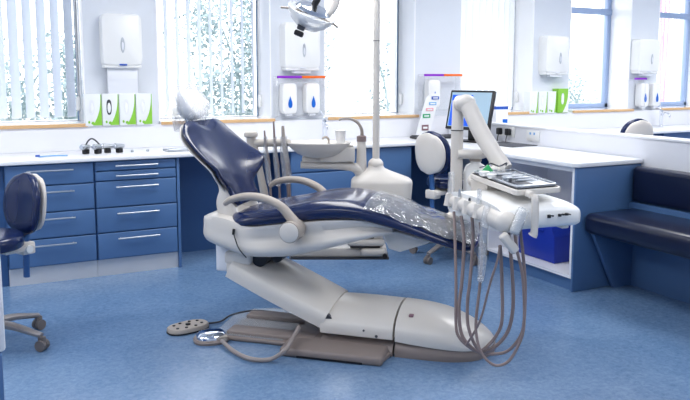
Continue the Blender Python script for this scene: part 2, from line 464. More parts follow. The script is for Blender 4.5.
# right-hand part: cabinets behind bowl and unit
def doorcab(x0, x1, zs, label):
    t = thing('base_cabinet', label, 'cabinet', ((x0+x1)/2, 5.75, 0), 0)
    G().rbox(x0, x1, 5.505, 6.036, .125, TOPB-.001).obj('carcass', 'cabd', t, world=True)
    for a, b in zs: G().rbox(x0+.005, x1-.005, 5.484, 5.505, a+.003, b-.003, .006, 3).obj('drawer', 'cab', t, world=True)
    G().rbox(x0, x1, 5.51, 5.53, 0, .125).obj('plinth', 'alu', t, world=True)
doorcab(2.24, 2.87, [(.69, .868), (.4, .685), (.128, .395)], 'blue base cabinet under the worktop, behind the spittoon bowl')
doorcab(2.872, 3.425, [(.128, .868)], 'plain blue base cabinet just right of the unit pole')
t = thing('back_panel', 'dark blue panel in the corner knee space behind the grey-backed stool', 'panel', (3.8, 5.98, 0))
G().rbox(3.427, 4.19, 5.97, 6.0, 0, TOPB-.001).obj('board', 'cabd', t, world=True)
tag(G().rbox(XL+.01, 4.19, 5.452, 6.036, TOPB, TOPZ, .008, 3).obj('worktop', 'top'), 'long white worktop running below the windows on the left', 'worktop')
# desk return
def desk():
    t = thing('desk_return', 'white topped desk with open shelf and blue end panel beside the bench', 'desk', (3.88, 4.1, 0))
    g = G(); g.prism([(3.545, 3.625), (3.575, 3.595), (4.198, 3.595), (4.198, 5.45), (3.545, 5.45)], 'z', TOPB, TOPZ, .007, 3)
    g.obj('desk_top', 'top', t, world=True)
    g = G(); g.rbox(3.572, 4.196, 3.612, 3.632, 0, TOPB-.001, .006)
    g.obj('end_board', 'cab', t, world=True, label='blue end board')
    g = G()
    g.rbox(3.578, 4.19, 3.634, 3.654, .09, TOPB-.002).rbox(3.578, 4.19, 4.55, 4.57, .09, TOPB-.002)
    g.rbox(3.578, 4.19, 3.654, 4.55, .09, .11).rbox(4.17, 4.19, 3.654, 4.55, .11, TOPB-.002).rbox(3.578, 4.19, 3.654, 4.55, .84, TOPB-.002)
    g.obj('open_shelf', 'splash', t, world=True, smooth=0, label='white open shelf box')
    G().rbox(3.6, 3.62, 3.634, 4.57, 0, .09).obj('plinth', 'cab', t, world=True)
    G().rbox(4.172, 4.19, 4.572, 5.45, 0, TOPB-.002).obj('modesty_panel', 'cabd', t, world=True)
desk()
t = thing('storage_bin', 'royal blue plastic bin standing inside the open desk shelf', 'bin', (3.84, 4.12, .11))
g = G()
pts = [(3.93, .111), (4.335, .111), (4.335, .40), (4.05, .40), (3.975, .375), (3.94, .31)]
g.prism(pts, 'x', 3.70, 4.0, .008); g.obj('tub', 'bin', t, world=True)
G().rbox(3.69, 3.7, 4.05, 4.25, .33, .345, .003).obj('lid_seam', 'bin', t, world=True)
# partition + bench
struct(G().rbox(4.2, 4.3, -.6, 6.035, 0, 1.045, 0).obj('wall_partition', 'splash', smooth=0, recenter=False))
struct(G().rbox(4.188, 4.312, -.6, 6.035, 1.045, 1.066, .006, 3).obj('trim_20', 'top', recenter=False))
def bench():
    t = thing('bench_seat', 'long navy upholstered bench with padded back against the white partition', 'bench', (3.95, 2.2, 0))
    y0, y1 = .3, 3.608
    for nm, x0, x1, z0, z1, r in (('seat', 3.635, 4.17, .415, .56, .045), ('backrest', 4.085, 4.185, .60, .858, .035)):
        g = G(); g.rbox(x0, x1, y0, y1-.004, z0, z1, r, 5); g.obj(nm, 'navyd', t, world=True)
    G().rbox(4.085, 4.199, y0, y1+.003, 0, .6).obj('base_panel', 'cab', t, world=True, label='blue laminate base panel')
    for y in (3.58, 1.9):
        g = G(); g.prism([(3.70, .414), (3.92, 0.0), (4.084, 0), (4.084, .414)], 'y', y-.02, y+.012, .003); g.obj('bracket', 'cab', t, world=True)
bench()
# far bay behind the partition
tag(G().rbox(4.312, XR-.01, 5.452, 6.036, TOPB, TOPZ, .008, 3).obj('worktop', 'top'), 'white worktop in the far bay beyond the partition on the right', 'worktop')
t = thing('base_cabinet', 'blue base cabinet beyond the partition at the right edge of the photo', 'cabinet', (7.5, 5.75, 0))
G().rbox(6.72, 8.6, 5.505, 6.036, .1, TOPB-.001).obj('carcass', 'cab', t, world=True)
G().rbox(6.72, 8.6, 5.52, 5.54, 0, .1).obj('plinth', 'alu', t, world=True)
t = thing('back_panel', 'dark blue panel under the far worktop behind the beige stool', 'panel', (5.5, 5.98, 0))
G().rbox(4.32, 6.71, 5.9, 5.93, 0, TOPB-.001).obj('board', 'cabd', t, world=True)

# ------------------------------------------------------------------ wall dispensers
def towel_dispenser(loc, label, w=.34, h=.41, towel=None, win=0.0, dk='steel'):
    t = thing('paper_towel_dispenser', label, 'dispenser', loc)
    g = G(); hw = w/2
    rings = []
    for f, y, ins in ((0, 0, 0), (.3, -.07, 0), (.8, -.118, .006), (1, -.128, .022)):
        rings.append([(u, y, v) for u, v in sring(0, h/2, hw-ins, h/2-ins, 40, 9)])
    g.loft(rings); g.obj('housing', 'pure', t)
    g = G(); g.rbox(-hw+.012, hw-.012, -.115, 0, -.014, .012, .008); g.obj('bottom_tray', 'pure', t)
    g = G(); g.loft([[(u+win, -.1275-d, v) for u, v in sring(0, .40*h, .017-k, .062-k, 24, 2)] for d, k in ((0, 0), (.006, .004))])
    o = g.obj('level_window', dk, t)
    g = G(); g.loft([[(u+win, -.1335-d, v) for u, v in sring(0, .38*h, .009-k, .032-k, 20, 2)] for d, k in ((0, 0), (.002, .003))])
    x = g.obj('window_shine', 'paper', t); x.parent = o
    G().rbox(-.03, .03, -.129, -.12, .004, .018, .003).obj('badge', 'navyp' if towel else 'paper', t)
    if towel:
        g = G(); g.rbox(-.118, .118, -.08, -.06, -.225, 0, .004); g.rbox(-.118, .118, -.084, -.08, -.11, -.106); g.obj('towel_sheet', 'paper', t)
    else:
        g = G(); g.rbox(-.09, .09, -.1, -.04, -.04, -.01, .01); g.obj('towel_sheet', 'paper', t)
    return t
FY = PY-.001
towel_dispenser((1.005, FY, 1.575), 'white paper towel dispenser with hanging towel, above the left glove boxes', .32, .42, True)
towel_dispenser((2.58, FY, 1.56), 'white paper towel dispenser behind the operating lamp, above two soap dispensers', .355, .42, win=.01)
towel_dispenser((5.60, FY, 1.53), 'white paper towel dispenser above the glove boxes right of the monitor', .34, .41, win=.03)
towel_dispenser((7.02, FY, 1.545), 'white paper towel dispenser on the pillar between the two right-hand windows', .36, .39, win=.03)
def drop(g, x, y, z, s):
    pts = [(0, 1.0), (.22, .55), (.42, .1), (.46, -.25), (.36, -.55), (.15, -.72), (-.15, -.72), (-.36, -.55), (-.46, -.25), (-.42, .1), (-.22, .55)]
    g.prism([(x+a*s*.7, z+b*s) for a, b in pts], 'y', y-.004, y)
def soap_station(x0, x1, z, label, two=True, soaps=2, purple_only=False):
    t = thing('dispenser_rack', label, 'rack', ((x0+x1)/2, FY, z-.33))
    xm = (x0+x1)/2
    G().rbox(x0, x1 if purple_only else xm, FY-.13, FY-.11, z-.0, z+.022, .003).obj('purple_strip', 'purple', t, world=True)
    if not purple_only: G().rbox(xm, x1, FY-.13, FY-.11, z-.0, z+.022, .003).obj('orange_strip', 'orange', t, world=True)
    g = G(); g.rbox(x0, x1+(.1 if purple_only else 0), FY-.012, FY, z-.34, z+.02).rbox(x0, x0+.006, FY-.12, FY-.012, z-.34, z).rbox(x1-.006, x1, FY-.12, FY-.012, z-.34, z).rbox(x0, x1, FY-.122, FY-.0, z-.345, z-.338)
    g.obj('clear_case', 'acryl', t, world=True)
    return t
def soap(x, z, label, grp='soap dispensers with blue drops'):
    t = thing('soap_dispenser', label, 'soap dispenser', (x, FY-.014, z), 0, None)
    g = G(); g.loft([[(u, -d, v) for u, v in sring(0, .14, .072-k, .14-k, 32, 6)] for d, k in ((0, 0), (.06, 0), (.08, .004), (.088, .014))]); g.obj('housing', 'pure', t)
    g = G(); drop(g, 0, -.088, .1, .062); g.obj('blue_drop', 'blue', t)
    g = G(); g.rbox(-.03, .03, -.07, -.02, -.02, .004, .005); g.obj('push_lever', 'paper', t)
soap_station(2.33, 2.80, 1.478, 'clear soap rack under purple and orange strip, behind the spittoon unit')
soap(2.46, 1.155, 'white soap dispenser with blue drop, left one in the rack behind the spittoon')
soap(2.69, 1.155, 'white soap dispenser with blue drop, right one in the rack behind the spittoon')
soap_station(3.88, 4.33, 1.498, 'clear rack under purple and orange strip, left of the monitor')
soap(4.02, 1.185, 'plain white soap dispenser in the clear rack left of the monitor')
soap_station(6.79, 6.98, 1.46, 'clear soap rack under a short purple strip on the far right pillar', purple_only=True)
soap(7.0, 1.14, 'white soap dispenser with blue drop on the far right pillar, left one')
soap(7.2, 1.14, 'white soap dispenser with blue drop on the far right pillar, right one')

# glove boxes
LEDGE = SILL-.008
def glove_box(x, label, turned=False, y=6.02, w=.128, h=.255, gcol='green', oval='darkgrey', pw=1.0):
    t = thing('glove_box', label, 'box', (x, y, LEDGE+.001), 0, None)
    hw = w/2
    G().rbox(-hw, hw, 0, .095, 0, h, .002).obj('carton', 'boxw' if not turned else 'green', t)
    g = G()   # green leaf sweep printed on the front
    pts = [(hw*.98, .004), (hw*.98, h-.004)]
    for k in range(9):
        q = k/8; pts.append((hw*.98-.006-(hw*pw)*q**2.6, (h-.004)*(1-q)+.004*q))
    g.prism(pts, 'y', -.0012, .0002); g.obj('green_print', gcol if not turned else 'boxw', t, smooth=0)
    g = G(); g.loft([[(u-.012, -.001-d, v) for u, v in sring(0, h*.58, .02, .062, 20, 2.6)] for d in (0, .001)]); f = g.obj('opening', 'acryl' if oval == 'x' else ('paper' if oval == 'w' else oval), t, smooth=0)
    g = G(); g.ball((-.012, -.001, h*.56), .014, (1, .5, 3)); c = g.obj('glove_tuft', 'card', t); c.parent = f
    g = G(); g.ball((-hw*.55, -.001, .03), .008, (1, .3, 1.4)).ball((-hw*.1, -.001, .022), .012, (1, .3, 1)); g.obj('leaf_logo', 'green', t)
for i, (x, ov, d) in enumerate(((.765, 'paper', 'leftmost of the four'), (.898, 'darkgrey', 'the one with dark opening'), (1.031, 'paper', 'third of the four'), (1.164, 'paper', 'nearest the headrest'))):
    glove_box(x, 'white and green glove box on left ledge, '+d, oval=ov)
for i, (x, d) in enumerate(((5.30, 'nearest the monitor'), (5.43, 'in the middle of the white three'), (5.56, 'beside the all-green box'))):
    glove_box(x, 'white glove box right of the monitor, '+d, w=.115, h=.235, oval='paper', pw=.35)
glove_box(5.72, 'mostly green glove box at the right end of the monitor-side row', True, w=.15, h=.265, oval='paper')

# leaflet card with coloured labels
t = thing('sign_card', 'tilted white card with five coloured label blocks beside the monitor', 'sign', (3.86, 5.9, .99))
ct = 3.90
g = G(); g.prism([(3.74, .91), (3.90, .91), (4.02, 1.33), (3.93, 1.33), (3.86, 1.29)], 'y', 5.93, 5.938); g.obj('card', 'card', t, world=True, smooth=0)
for x, z, w_, h_, m in ((4.05, 1.325, .085, .03, 'navyp'), (4.02, 1.27, .085, .03, 'sky'), (3.985, 1.212, .085, .03, 'rose'), (3.95, 1.15, .085, .038, 'mint'), (3.935, 1.035, .075, .055, 'brown')):
    s_ = .02
    o = G().rbox(x-.085-w_/2, x-.085+w_/2, 5.925, 5.9295, z-.04-h_/2, z-.04+h_/2).obj('label_block', m, t, world=True)
    q = G().rbox(x-.085-w_/3, x-.085+w_/3, 5.9235, 5.9248, z-.04-h_/5, z-.04+h_/6).obj('label_text', 'card', t, world=True); q.parent = o

# ------------------------------------------------------------------ monitor, keyboard etc.
def monitor():
    t = thing('computer_monitor', 'black flat screen monitor with blue display standing on the corner desk', 'monitor', MONP, math.radians(-68))
    w_, h_ = .45, .36
    m = T(0, 0, .285) @ Matrix.Rotation(math.radians(-15), 4, 'X')
    G().rbox(-w_/2, w_/2, -.02, .02, -h_/2, h_/2, .006, mtx=m).obj('bezel', 'dark', t)
    s = G().rbox(-w_/2+.02, w_/2-.02, -.0225, -.02, -h_/2+.024, h_/2-.02, mtx=m).obj('screen', 'screeng', t, smooth=0)
    a = G().rbox(-w_/2+.03, .02, -.024, -.0226, -h_/2+.03, h_/2-.045, mtx=m).obj('blue_window', 'screenb', t, smooth=0); a.parent = s
    G().rbox(-.035, .035, .02, .05, .0, .22, .006).obj('stand_neck', 'dark', t)
    G().rbox(-.12, .12, -.06, .1, 0, .014, .005).obj('stand_foot', 'dark', t)
MONP = (3.89, 5.25, TOPZ+.001)
monitor()
t = thing('computer_keyboard', 'black keyboard on the worktop in front of the monitor', 'keyboard', (3.84, 5.74, TOPZ+.001), math.radians(-8))
G().prism([(-.075, 0), (.075, 0), (.075, .022), (-.075, .012)], 'x', -.23, .23, .003, mtx=None).obj('body', 'dark', t)
g = G()
for r_ in range(5):
    for c_ in range(15): g.rbox(-.215+c_*.0288, -.19+c_*.0288, -.065+r_*.027, -.042+r_*.027, .012+r_*.002, .021+r_*.002, .001, 1)
k = g.obj('keys', 'darkgrey', t); k['kind'] = 'stuff'
t = thing('mouse_mat', 'dark flat mat lying on the desk return under the plugs', 'mat', (4.02, 4.90, TOPZ+.001), math.radians(4))
G().rbox(-.14, .15, -.22, .18, 0, .006, .002).obj('mat_sheet', 'darkgrey', t)
t = thing('computer_mouse', 'black computer mouse on the dark mat on the desk', 'mouse', (3.97, 5.05, TOPZ+.008))
G().ball((0, 0, .012), .04, (.75, 1.3, .5)).obj('body', 'dark', t)
G().rbox(-.003, .003, .015, .03, .028, .034, .001).obj('scroll_wheel', 'darkgrey', t)
for y, lab in ((5.18, 'black mains plug nearest the monitor, in the partition socket'), (5.06, 'black mains plug on the right in the partition socket')):
    t = thing('mains_plug', lab, 'plug', (4.186, y, 1.0))
    g = G(); g.rbox(-.04, -.004, -.028, .028, -.03, .03, .009); g.obj('body', 'dark', t)
    g = G(); g.tube([(-.03, 0, -.026), (-.04, 0, -.06), (-.05, -.01, -.088)], .004, 8); g.obj('cord', 'dark', t)
t = thing('socket_plate', 'white double wall socket on the partition holding two black plugs', 'socket', (4.19, 5.12, 1.0))
G().rbox(-.002, .009, -.12, .12, -.045, .045, .003).obj('plate', 'pure', t)
t = thing('socket_plate', 'white double wall socket without plugs on the partition above the mat', 'socket', (4.19, 4.76, .985))
G().rbox(-.002, .009, -.08, .08, -.045, .045, .003).obj('plate', 'pure', t)
g = G(); g.rbox(-.004, -.002, -.03, -.01, .01, .03).rbox(-.004, -.002, .02, .04, .01, .03); g.obj('switch', 'sky', t)
t = thing('tissue_box', 'small white box with blue band behind the monitor', 'box', (4.66, 5.80, TOPZ))
G().rbox(-.075, .075, -.04, .04, 0, .3, .003).obj('carton', 'card', t)
G().rbox(-.076, .076, -.041, .041, .26, .29).obj('blue_band', 'navyp', t)
G().rbox(.01, .07, -.042, -.04, .11, .16).obj('blue_print', 'blue', t)

# taps
def tap(loc, label):
    t = thing('lever_tap', label, 'tap', loc)
    g = G(); g.lathe([(.024, 0), (.024, .01), (.017, .014), (.017, .15), (.021, .155), (.021, .19), (.012, .2)], n=20); g.obj('body', 'mirror', t)
    g = G(); g.tube([(0, 0, .12), (-.03, -.08, .17), (-.05, -.15, .15), (-.05, -.155, .12)], .009, 12); g.obj('spout', 'mirror', t)
    g = G(); g.tube([(0, 0, .19), (.0, .02, .22), (-.06, -.03, .29)], [.009, .007, .005], 10); g.obj('lever', 'mirror', t)
    return t
tap((2.76, 5.93, TOPZ), 'chrome lever tap at the back of the worktop behind the spittoon cup')
tap((7.18, 5.93, TOPZ), 'chrome lever tap on the far worktop beyond the partition')

# ------------------------------------------------------------------ worktop clutter on the left
def bottle_like(x, y, lab):
    t = thing('lens_holder', lab, 'tool', (x, y, TOPZ+.001), random.uniform(0, 1))
    G().rbox(-.022, .022, -.02, .02, 0, .035, .006).obj('foot', 'dark', t)
    g = G(); g.tube([(-.04, 0, .055), (.04, 0, .05)], [.022, .016], 14, 0); g.obj('barrel', 'steel', t)
    g = G(); g.tube([(-.041, 0, .055), (-.052, 0, .056)], .017, 14, 0); g.obj('lens', 'mirror', t)
for x, y, d in ((.66, 5.72, 'leftmost of the cluster'), (.745, 5.70, 'second from left in the cluster'), (.82, 5.73, 'third from left in the cluster'), (.905, 5.71, 'rightmost of the cluster')):
    bottle_like(x, y, 'small black and steel instrument head on the left worktop, '+d)
t = thing('wire_loop', 'grey cable loop arched over the small instruments on the left worktop', 'cable', (.72, 5.78, TOPZ))
G().tube([(-.07, 0, .004), (-.04, 0, .085), (.0, .0, .11), (.05, 0, .06), (.06, 0, .006)], .006, 8).obj('loop', 'darkgrey', t)
t = thing('toothbrush', 'blue handled brush lying on the left worktop', 'brush', (.42, 5.62, TOPZ+.006), .05)
G().tube([(-.1, 0, 0), (.0, .004, .003), (.1, 0, 0)], .005, 8).obj('handle', 'sky', t)
G().rbox(-.12, -.09, -.006, .006, 0, .014, .002).obj('bristle_head', 'navyp', t)
def steel_tray(x, y, lab):
    t = thing('steel_tray', lab, 'tray', (x, y, TOPZ+.001), .05)
    g = G(); g.rbox(-.13, .13, -.07, .07, 0, .006, .002).rbox(-.13, .13, -.072, -.066, .004, .018, .002).rbox(-.13, .13, .066, .072, .004, .018, .002); g.obj('dish', 'steel', t)
    g = G(); g.tube([(-.1, .0, .014), (.08, .02, .014)], .004, 8, 0); g.obj('rim_rod', 'steel', t)
steel_tray(1.37, 5.64, 'shallow steel tray on the left worktop beside the chair headrest')
for x, y, lab in ((1.0, 5.70, 'tiny steel cap left of the pair on the worktop'), (1.12, 5.71, 'tiny grey cap right of the pair on the worktop')):
    t = thing('metal_cap', lab, 'cap', (x, y, TOPZ+.001)); G().lathe([(.012, 0), (.012, .012), (.006, .018)], n=14).obj('body', 'steel', t)

# ------------------------------------------------------------------ stools
def make_stool(shell, label, ds=0, db=0, group=None):
    t = thing('operator_stool', label, 'stool', (0, 0, 0), 0, group)
    for k in range(5):
        a = 2*PI*k/5+math.radians(STOOL_A); m = Rz(a)
        g = G(); g.tube([(.02, 0, .135), (.14, 0, .125), (.27, 0, .095), (.315, 0, .085)], [.032, .027, .021, .017], 10, 4, flat=((0, 0, 1), .75), mtx=m)
        o = g.obj('leg', 'base5', t)
        g = G(); g.tube([(.315, -.026, .03), (.315, -.004, .03)], .03, 18, 0, mtx=m).tube([(.315, .004, .03), (.315, .026, .03)], .03, 18, 0, mtx=m)
        g.rbox(.295, .335, -.012, .012, .03, .08, .006, mtx=m)
        c = g.obj('caster', 'caster', t); c.parent = o
    g = G(); g.lathe([(.035, .1), (.038, .16), (.028, .17), (.028, .33), (.016, .34), (.016, .5+ds)], n=20); g.obj('gas_column', 'steel', t)
    g = G(); g.rbox(-.09, .11, -.07, .07, .475, .505, .008).rbox(.08, .25, -.06, .06, .455, .49, .008).rbox(.19, .27, -.05, .05, .43, .50, .01)
    g.bm.transform(T(0, 0, ds)); g.obj('mechanism', 'white', t, label='pale tilt mechanism plate')
    g = G(); g.tube([(.22, -.052, .465), (.22, -.07, .465)], .022, 14, 0); g.bm.transform(T(0, 0, ds)); g.obj('adjust_knob', 'pure', t)
    g = G(); g.tube([(.05, .06, .49+ds), (.06, .16, .48+ds)], .006, 8, 0); g.obj('height_lever', 'pure', t)
    # round seat
    g = G(); prof = [(.02, .505), (.19, .505), (.215, .53), (.215, .56), (.19, .585), (.1, .59), (.01, .588)]
    P = [Vector((r, 0, z)) for r, z in prof]; Q, _ = spline(P, [0]*len(P), 4)
    g.lathe([(max(q.x, .004), q.z) for q in Q], (-.02, 0, ds), 36); g.obj('seat', 'navy', t)
    # back upright
    g = G(); g.tube([(.235, 0, .29+ds), (.245, 0, .55+ds), (.275, 0, .72+db)], .016, 10, 4, flat=((0, 1, 0), 1.4)); g.obj('back_upright', 'bar', t, label='blue flat upright bar')
    # backrest pad: oval, concave to the sitter (sitter looks to -x)
    def pad(off, th, hw, hh, e):
        rings = []
        N = 14
        for i in range(N+1):
            v = -1+2*i/N; r_ = max(.12, (1-abs(v)**e)**(1/e))
            ring = []
            for u, d in sring(0, 0, hw*r_, th*(.35+.65*r_), 28, 2.6):
                ring.append((off+.24+.02*0-1.1*u*u+d+.10*(v*hh), u, .745+db+v*hh))
            rings.append(ring)
        return rings
    g = G(); g.loft(pad(.012, .034, .165, .178, 2.3)); g.obj('backrest', 'navy', t)
    g = G(); g.loft(pad(.058, .026, .152, .165, 2.3)); g.obj('backrest_shell', shell, t, label='pale plastic rear shell')
    return t
M['bar'] = mat('blue_bar', '#3f68a0', .35, metal=.3)
STOOL_A = 0
STOOL_A = 5
st = make_stool('beige', 'navy operator stool with pale rear shell at the left edge of the photo', .05, .02)
st.location = (-.045, 4.30, 0); st.rotation_euler = (0, 0, math.radians(30))
st = make_stool('white', 'navy operator stool with white rear shell at the corner worktop', .09, .14)
st.location = (3.39, 4.82, 0); st.rotation_euler = (0, 0, math.radians(197))
st = make_stool('beige', 'navy operator stool with beige rear shell beyond the partition', .12, .19)
st.location = (5.37, 4.89, 0); st.rotation_euler = (0, 0, math.radians(258))

# foreground unit at the left edge
t = thing('side_unit', 'white and blue unit cut off by the left edge of the photo', 'cabinet', (-.3, 2.4, 0))
G().rbox(-.7, .004, 2.14, 2.75, 0, .715, .004).obj('blue_base', 'cab', t, world=True, label='blue base')
G().rbox(-.7, .014, 2.15, 2.75, .717, .975, .01).obj('white_top', 'top', t, world=True, label='white upper part')

# ------------------------------------------------------------------ dental chair (local: x to the foot, y away, z up)
U = (math.cos(math.radians(-42)), math.sin(math.radians(-42))); V = (-U[1], U[0])
CO = (-.72*U[0]+3.85*V[0], -.72*U[1]+3.85*V[1], 0); CR = math.radians(-42)
chair = thing('dental_chair', 'reclined dental chair with navy upholstery and pale grey lift base', 'dental chair', CO, CR)

# floor plate
g = G()
g.prism([(-1.0, -.255), (-.6, -.255), (-.58, -.385), (-.05, -.385), (-.02, -.26), (-.02, .26), (-.05, .385), (-.58, .385), (-.62, .2), (-.98, .2), (-1.0, .15)], 'z', .0, .028, .01, 3)
g.rbox(-.60, -.035, -.395, .395, .0, .05, .018, 3)
g.rbox(-.98, -.45, -.23, -.12, .02, .052, .012, 3).rbox(-.98, -.45, .05, .16, .02, .052, .012, 3)
g.obj('floor_plate', 'tan', chair, label='taupe floor plate')
g = G(); g.rbox(-.50, -.14, -.3965, -.392, .004, .014); g.obj('rubber_strip', 'dark', chair)
# hinge box
def cover(x0, x1, tab, z0f, n=14, name='lower_cover', m='white', e=4, lab=None):
    rings = []
    for i in range(n+1):
        x = x0+(x1-x0)*i/n
        hw, zs, zc, z0 = interp(tab, x)
        ring = [(x, -hw, z0), (x, -hw-.004, z0+.4*(zs-z0)), (x, -hw, zs-.02), (x, -hw+.012, zs)]
        for k in range(1, 10):
            y = (-hw+.012)+(2*hw-.024)*k/10
            q = abs(y)/hw
            ring.append((x, y, zs+(zc-zs)*(1-q**2.4)))
        ring += [(x, hw-.012, zs), (x, hw, zs-.02), (x, hw+.004, z0+.4*(zs-z0)), (x, hw, z0)]
        rings.append(ring)
    g = G(); g.loft(rings); return g.obj(name, m, chair, smooth=50, label=lab)
cover(-.42, -.012, [(-.42, .228, .165, .235, .092), (-.2, .236, .168, .235, .092), (-.012, .24, .165, .228, .092)], 0, name='hinge_cover')
cover(-.42, -.012, [(-.42, .226, .05, .092, .02), (-.012, .238, .05, .092, .0)], 0, name='hinge_skirt', m='tan', lab='taupe skirt')
tabc = [(0, .24, .165, .23, .085), (.12, .242, .155, .222, .075), (.25, .238, .135, .2, .066), (.35, .215, .105, .165, .058), (.43, .165, .08, .125, .052), (.485, .09, .068, .085, .05), (.505, .035, .062, .068, .05)]
cover(0, .505, tabc, 0, n=30, name='toe_cover')
tabs = [(0, .24, .07, .088, 0), (.25, .24, .06, .072, 0), (.35, .218, .055, .062, 0), (.43, .17, .05, .058, 0), (.485, .095, .05, .055, 0), (.51, .04, .05, .054, 0)]
cover(0, .51, tabs, 0, n=30, name='toe_skirt', m='tan', lab='taupe skirt')
g = G(); g.rbox(.06, .085, -.165, -.135, .2, .212, .003, mtx=None); g.obj('cover_badge', 'brown', chair)
g = G(); g.tube([(-.1, -.236, .105), (-.1, -.244, .105)], .008, 12, 0).tube([(-.17, -.236, .13), (-.17, -.244, .13)], .006, 12, 0); g.obj('bolt', 'darkgrey', chair)
# lift arm: slanted wide shell
def liftarm():
    A, B = Vector((-.965, 0, .40)), Vector((-.40, 0, .150))
    d = (B-A).normalized(); nrm = Vector((-d.z, 0, d.x)); nrm = -nrm if nrm.z < 0 else nrm
    rings = []
    N = 12
    for i in range(N+1):
        p = A+(B-A)*i/N
        hw = .225+.012*math.sin(PI*i/N)
        dome = .05
        ring = [(p + Vector((0, -hw, 0)) - nrm*.04), (p + Vector((0, -hw-.004, 0)) + nrm*.0), (p+Vector((0, -hw, 0))+nrm*.036), (p+Vector((0, -hw+.014, 0))+nrm*.05)]
        for k in range(1, 10):
            y = -hw+.014+(2*hw-.028)*k/10; q = abs(y)/hw
            ring.append(p+Vector((0, y, 0))+nrm*(.05+dome*(1-q**2.2)))
        ring += [(p+Vector((0, hw-.014, 0))+nrm*.05), (p+Vector((0, hw, 0))+nrm*.036), (p + Vector((0, hw+.004, 0))), (p+Vector((0, hw, 0))-nrm*.04)]
        rings.append([tuple(v) for v in ring])
    G().loft(rings).obj('lift_arm', 'white', chair, smooth=50)
liftarm()
g = G(); g.tube([(-.40, -.215, .145), (-.40, .215, .145)], .05, 20, 0); g.obj('lower_pivot', 'darkgrey', chair)
g = G(); g.rbox(-1.0, -.84, -.2, .2, .43, .50, .015, 3).rbox(-.995, -.93, -.19, .19, .37, .45, .015, 3); g.obj('upper_bracket', 'white', chair)
g = G(); g.rbox(-1.09, -1.0, -.12, .12, .36, .54, .012, 3); g.obj('rear_block', 'paper', chair)
g = G(); g.tube([(-.80, -.16, .46), (-.80, .16, .46)], .045, 20, 0).tube([(-.70, -.15, .48), (-.70, .15, .48)], .035, 20, 0); g.obj('upper_pivot', 'dark', chair)

# seat shell
tab = [(-1.135, .17, .66, .615), (-1.125, .205, .695, .585), (-1.09, .245, .71, .555), (-1.02, .268, .712, .53), (-.93, .285, .70, .508), (-.82, .296, .672, .487), (-.68, .30, .69, .492), (-.565, .30, .705, .508), (-.4, .297, .727, .55),
       (-.23, .275, .735, .60), (-.12, .24, .725, .63), (-.03, .20, .70, .65)]
rings = []
for i in range(49):
    x = -1.135+(1.105)*i/48
    hw, zt, zb = interp(tab, x)
    h = zt-zb
    groove = .035*max(0, min(1, (x+.85)/.12))*max(0, min(1, (.0-x)/.2))
    half = [(0, zt), (hw*.7, zt), (hw*.93, zt-.003), (hw*.97-groove*.3, zt-.14*h), (hw*.97-groove, zt-.34*h), (hw*.985-groove*.8, zt-.48*h), (hw*1.0-groove*.1, zt-.60*h), (hw, zt-.74*h), (hw*.955, zt-.88*h), (hw*.85, zb+.012*1), (hw*.6, zb), (0, zb-.002)]
    ring = [(x, -a, z) for a, z in half]+[(x, a, z) for a, z in half[-2:0:-1]]
    rings.append(ring)
G().loft(rings).obj('seat_shell', 'white', chair, smooth=60, label='pale grey underseat shell')
g = G()   # curved seam line near the rear
pts = [(-.895, -.2985, .64), (-.88, -.3035, .60), (-.86, -.303, .55), (-.82, -.296, .50)]
g.tube(pts, .0035, 6); g.tube([(-.895, -.289, .655), (-.895, -.2985, .625)], .008, 6, 0); g.obj('shell_seam', 'dark', chair)

# upholstery: seat and leg rest, one long cushion
tab = [(-.985, .07, .665, .65), (-.965, .17, .685, .64), (-.93, .235, .70, .642), (-.88, .27, .708, .65), (-.78, .285, .73, .665), (-.61, .288, .764, .683), (-.46, .286, .80, .705), (-.32, .282, .818, .72), (-.2, .278, .812, .722), (-.1, .276, .79, .705),
       (.05, .274, .742, .672), (.2, .27, .688, .628), (.3, .262, .655, .60), (.36, .235, .638, .587), (.395, .17, .622, .585), (.405, .09, .615, .587)]
def cushion_ring(x, grow=0, top=0, only=False):
    hw, zt, zb = interp(tab, x); c, h = (zt+zb)/2, (zt-zb)/2
    ring = []
    for u, v in sring(0, 0, hw+grow, h+grow, 40, 3.6):
        q = abs(u)/hw
        crown = .022*(1-min(1, q)**2) if v > 0 else 0
        bol = .02*math.exp(-((q-.78)/.16)**2)*(1 if v > 0 else 0)*max(0, min(1, (-.15-x)/.3))
        ring.append((x, u, c+v+crown+bol+top))
    return ring
N = 60
xs = [-.985+(1.39)*(1-math.cos(PI*i/N))/2 for i in range(N+1)]
G().loft([cushion_ring(x) for x in xs]).obj('seat_cushion', 'navy', chair, smooth=70)

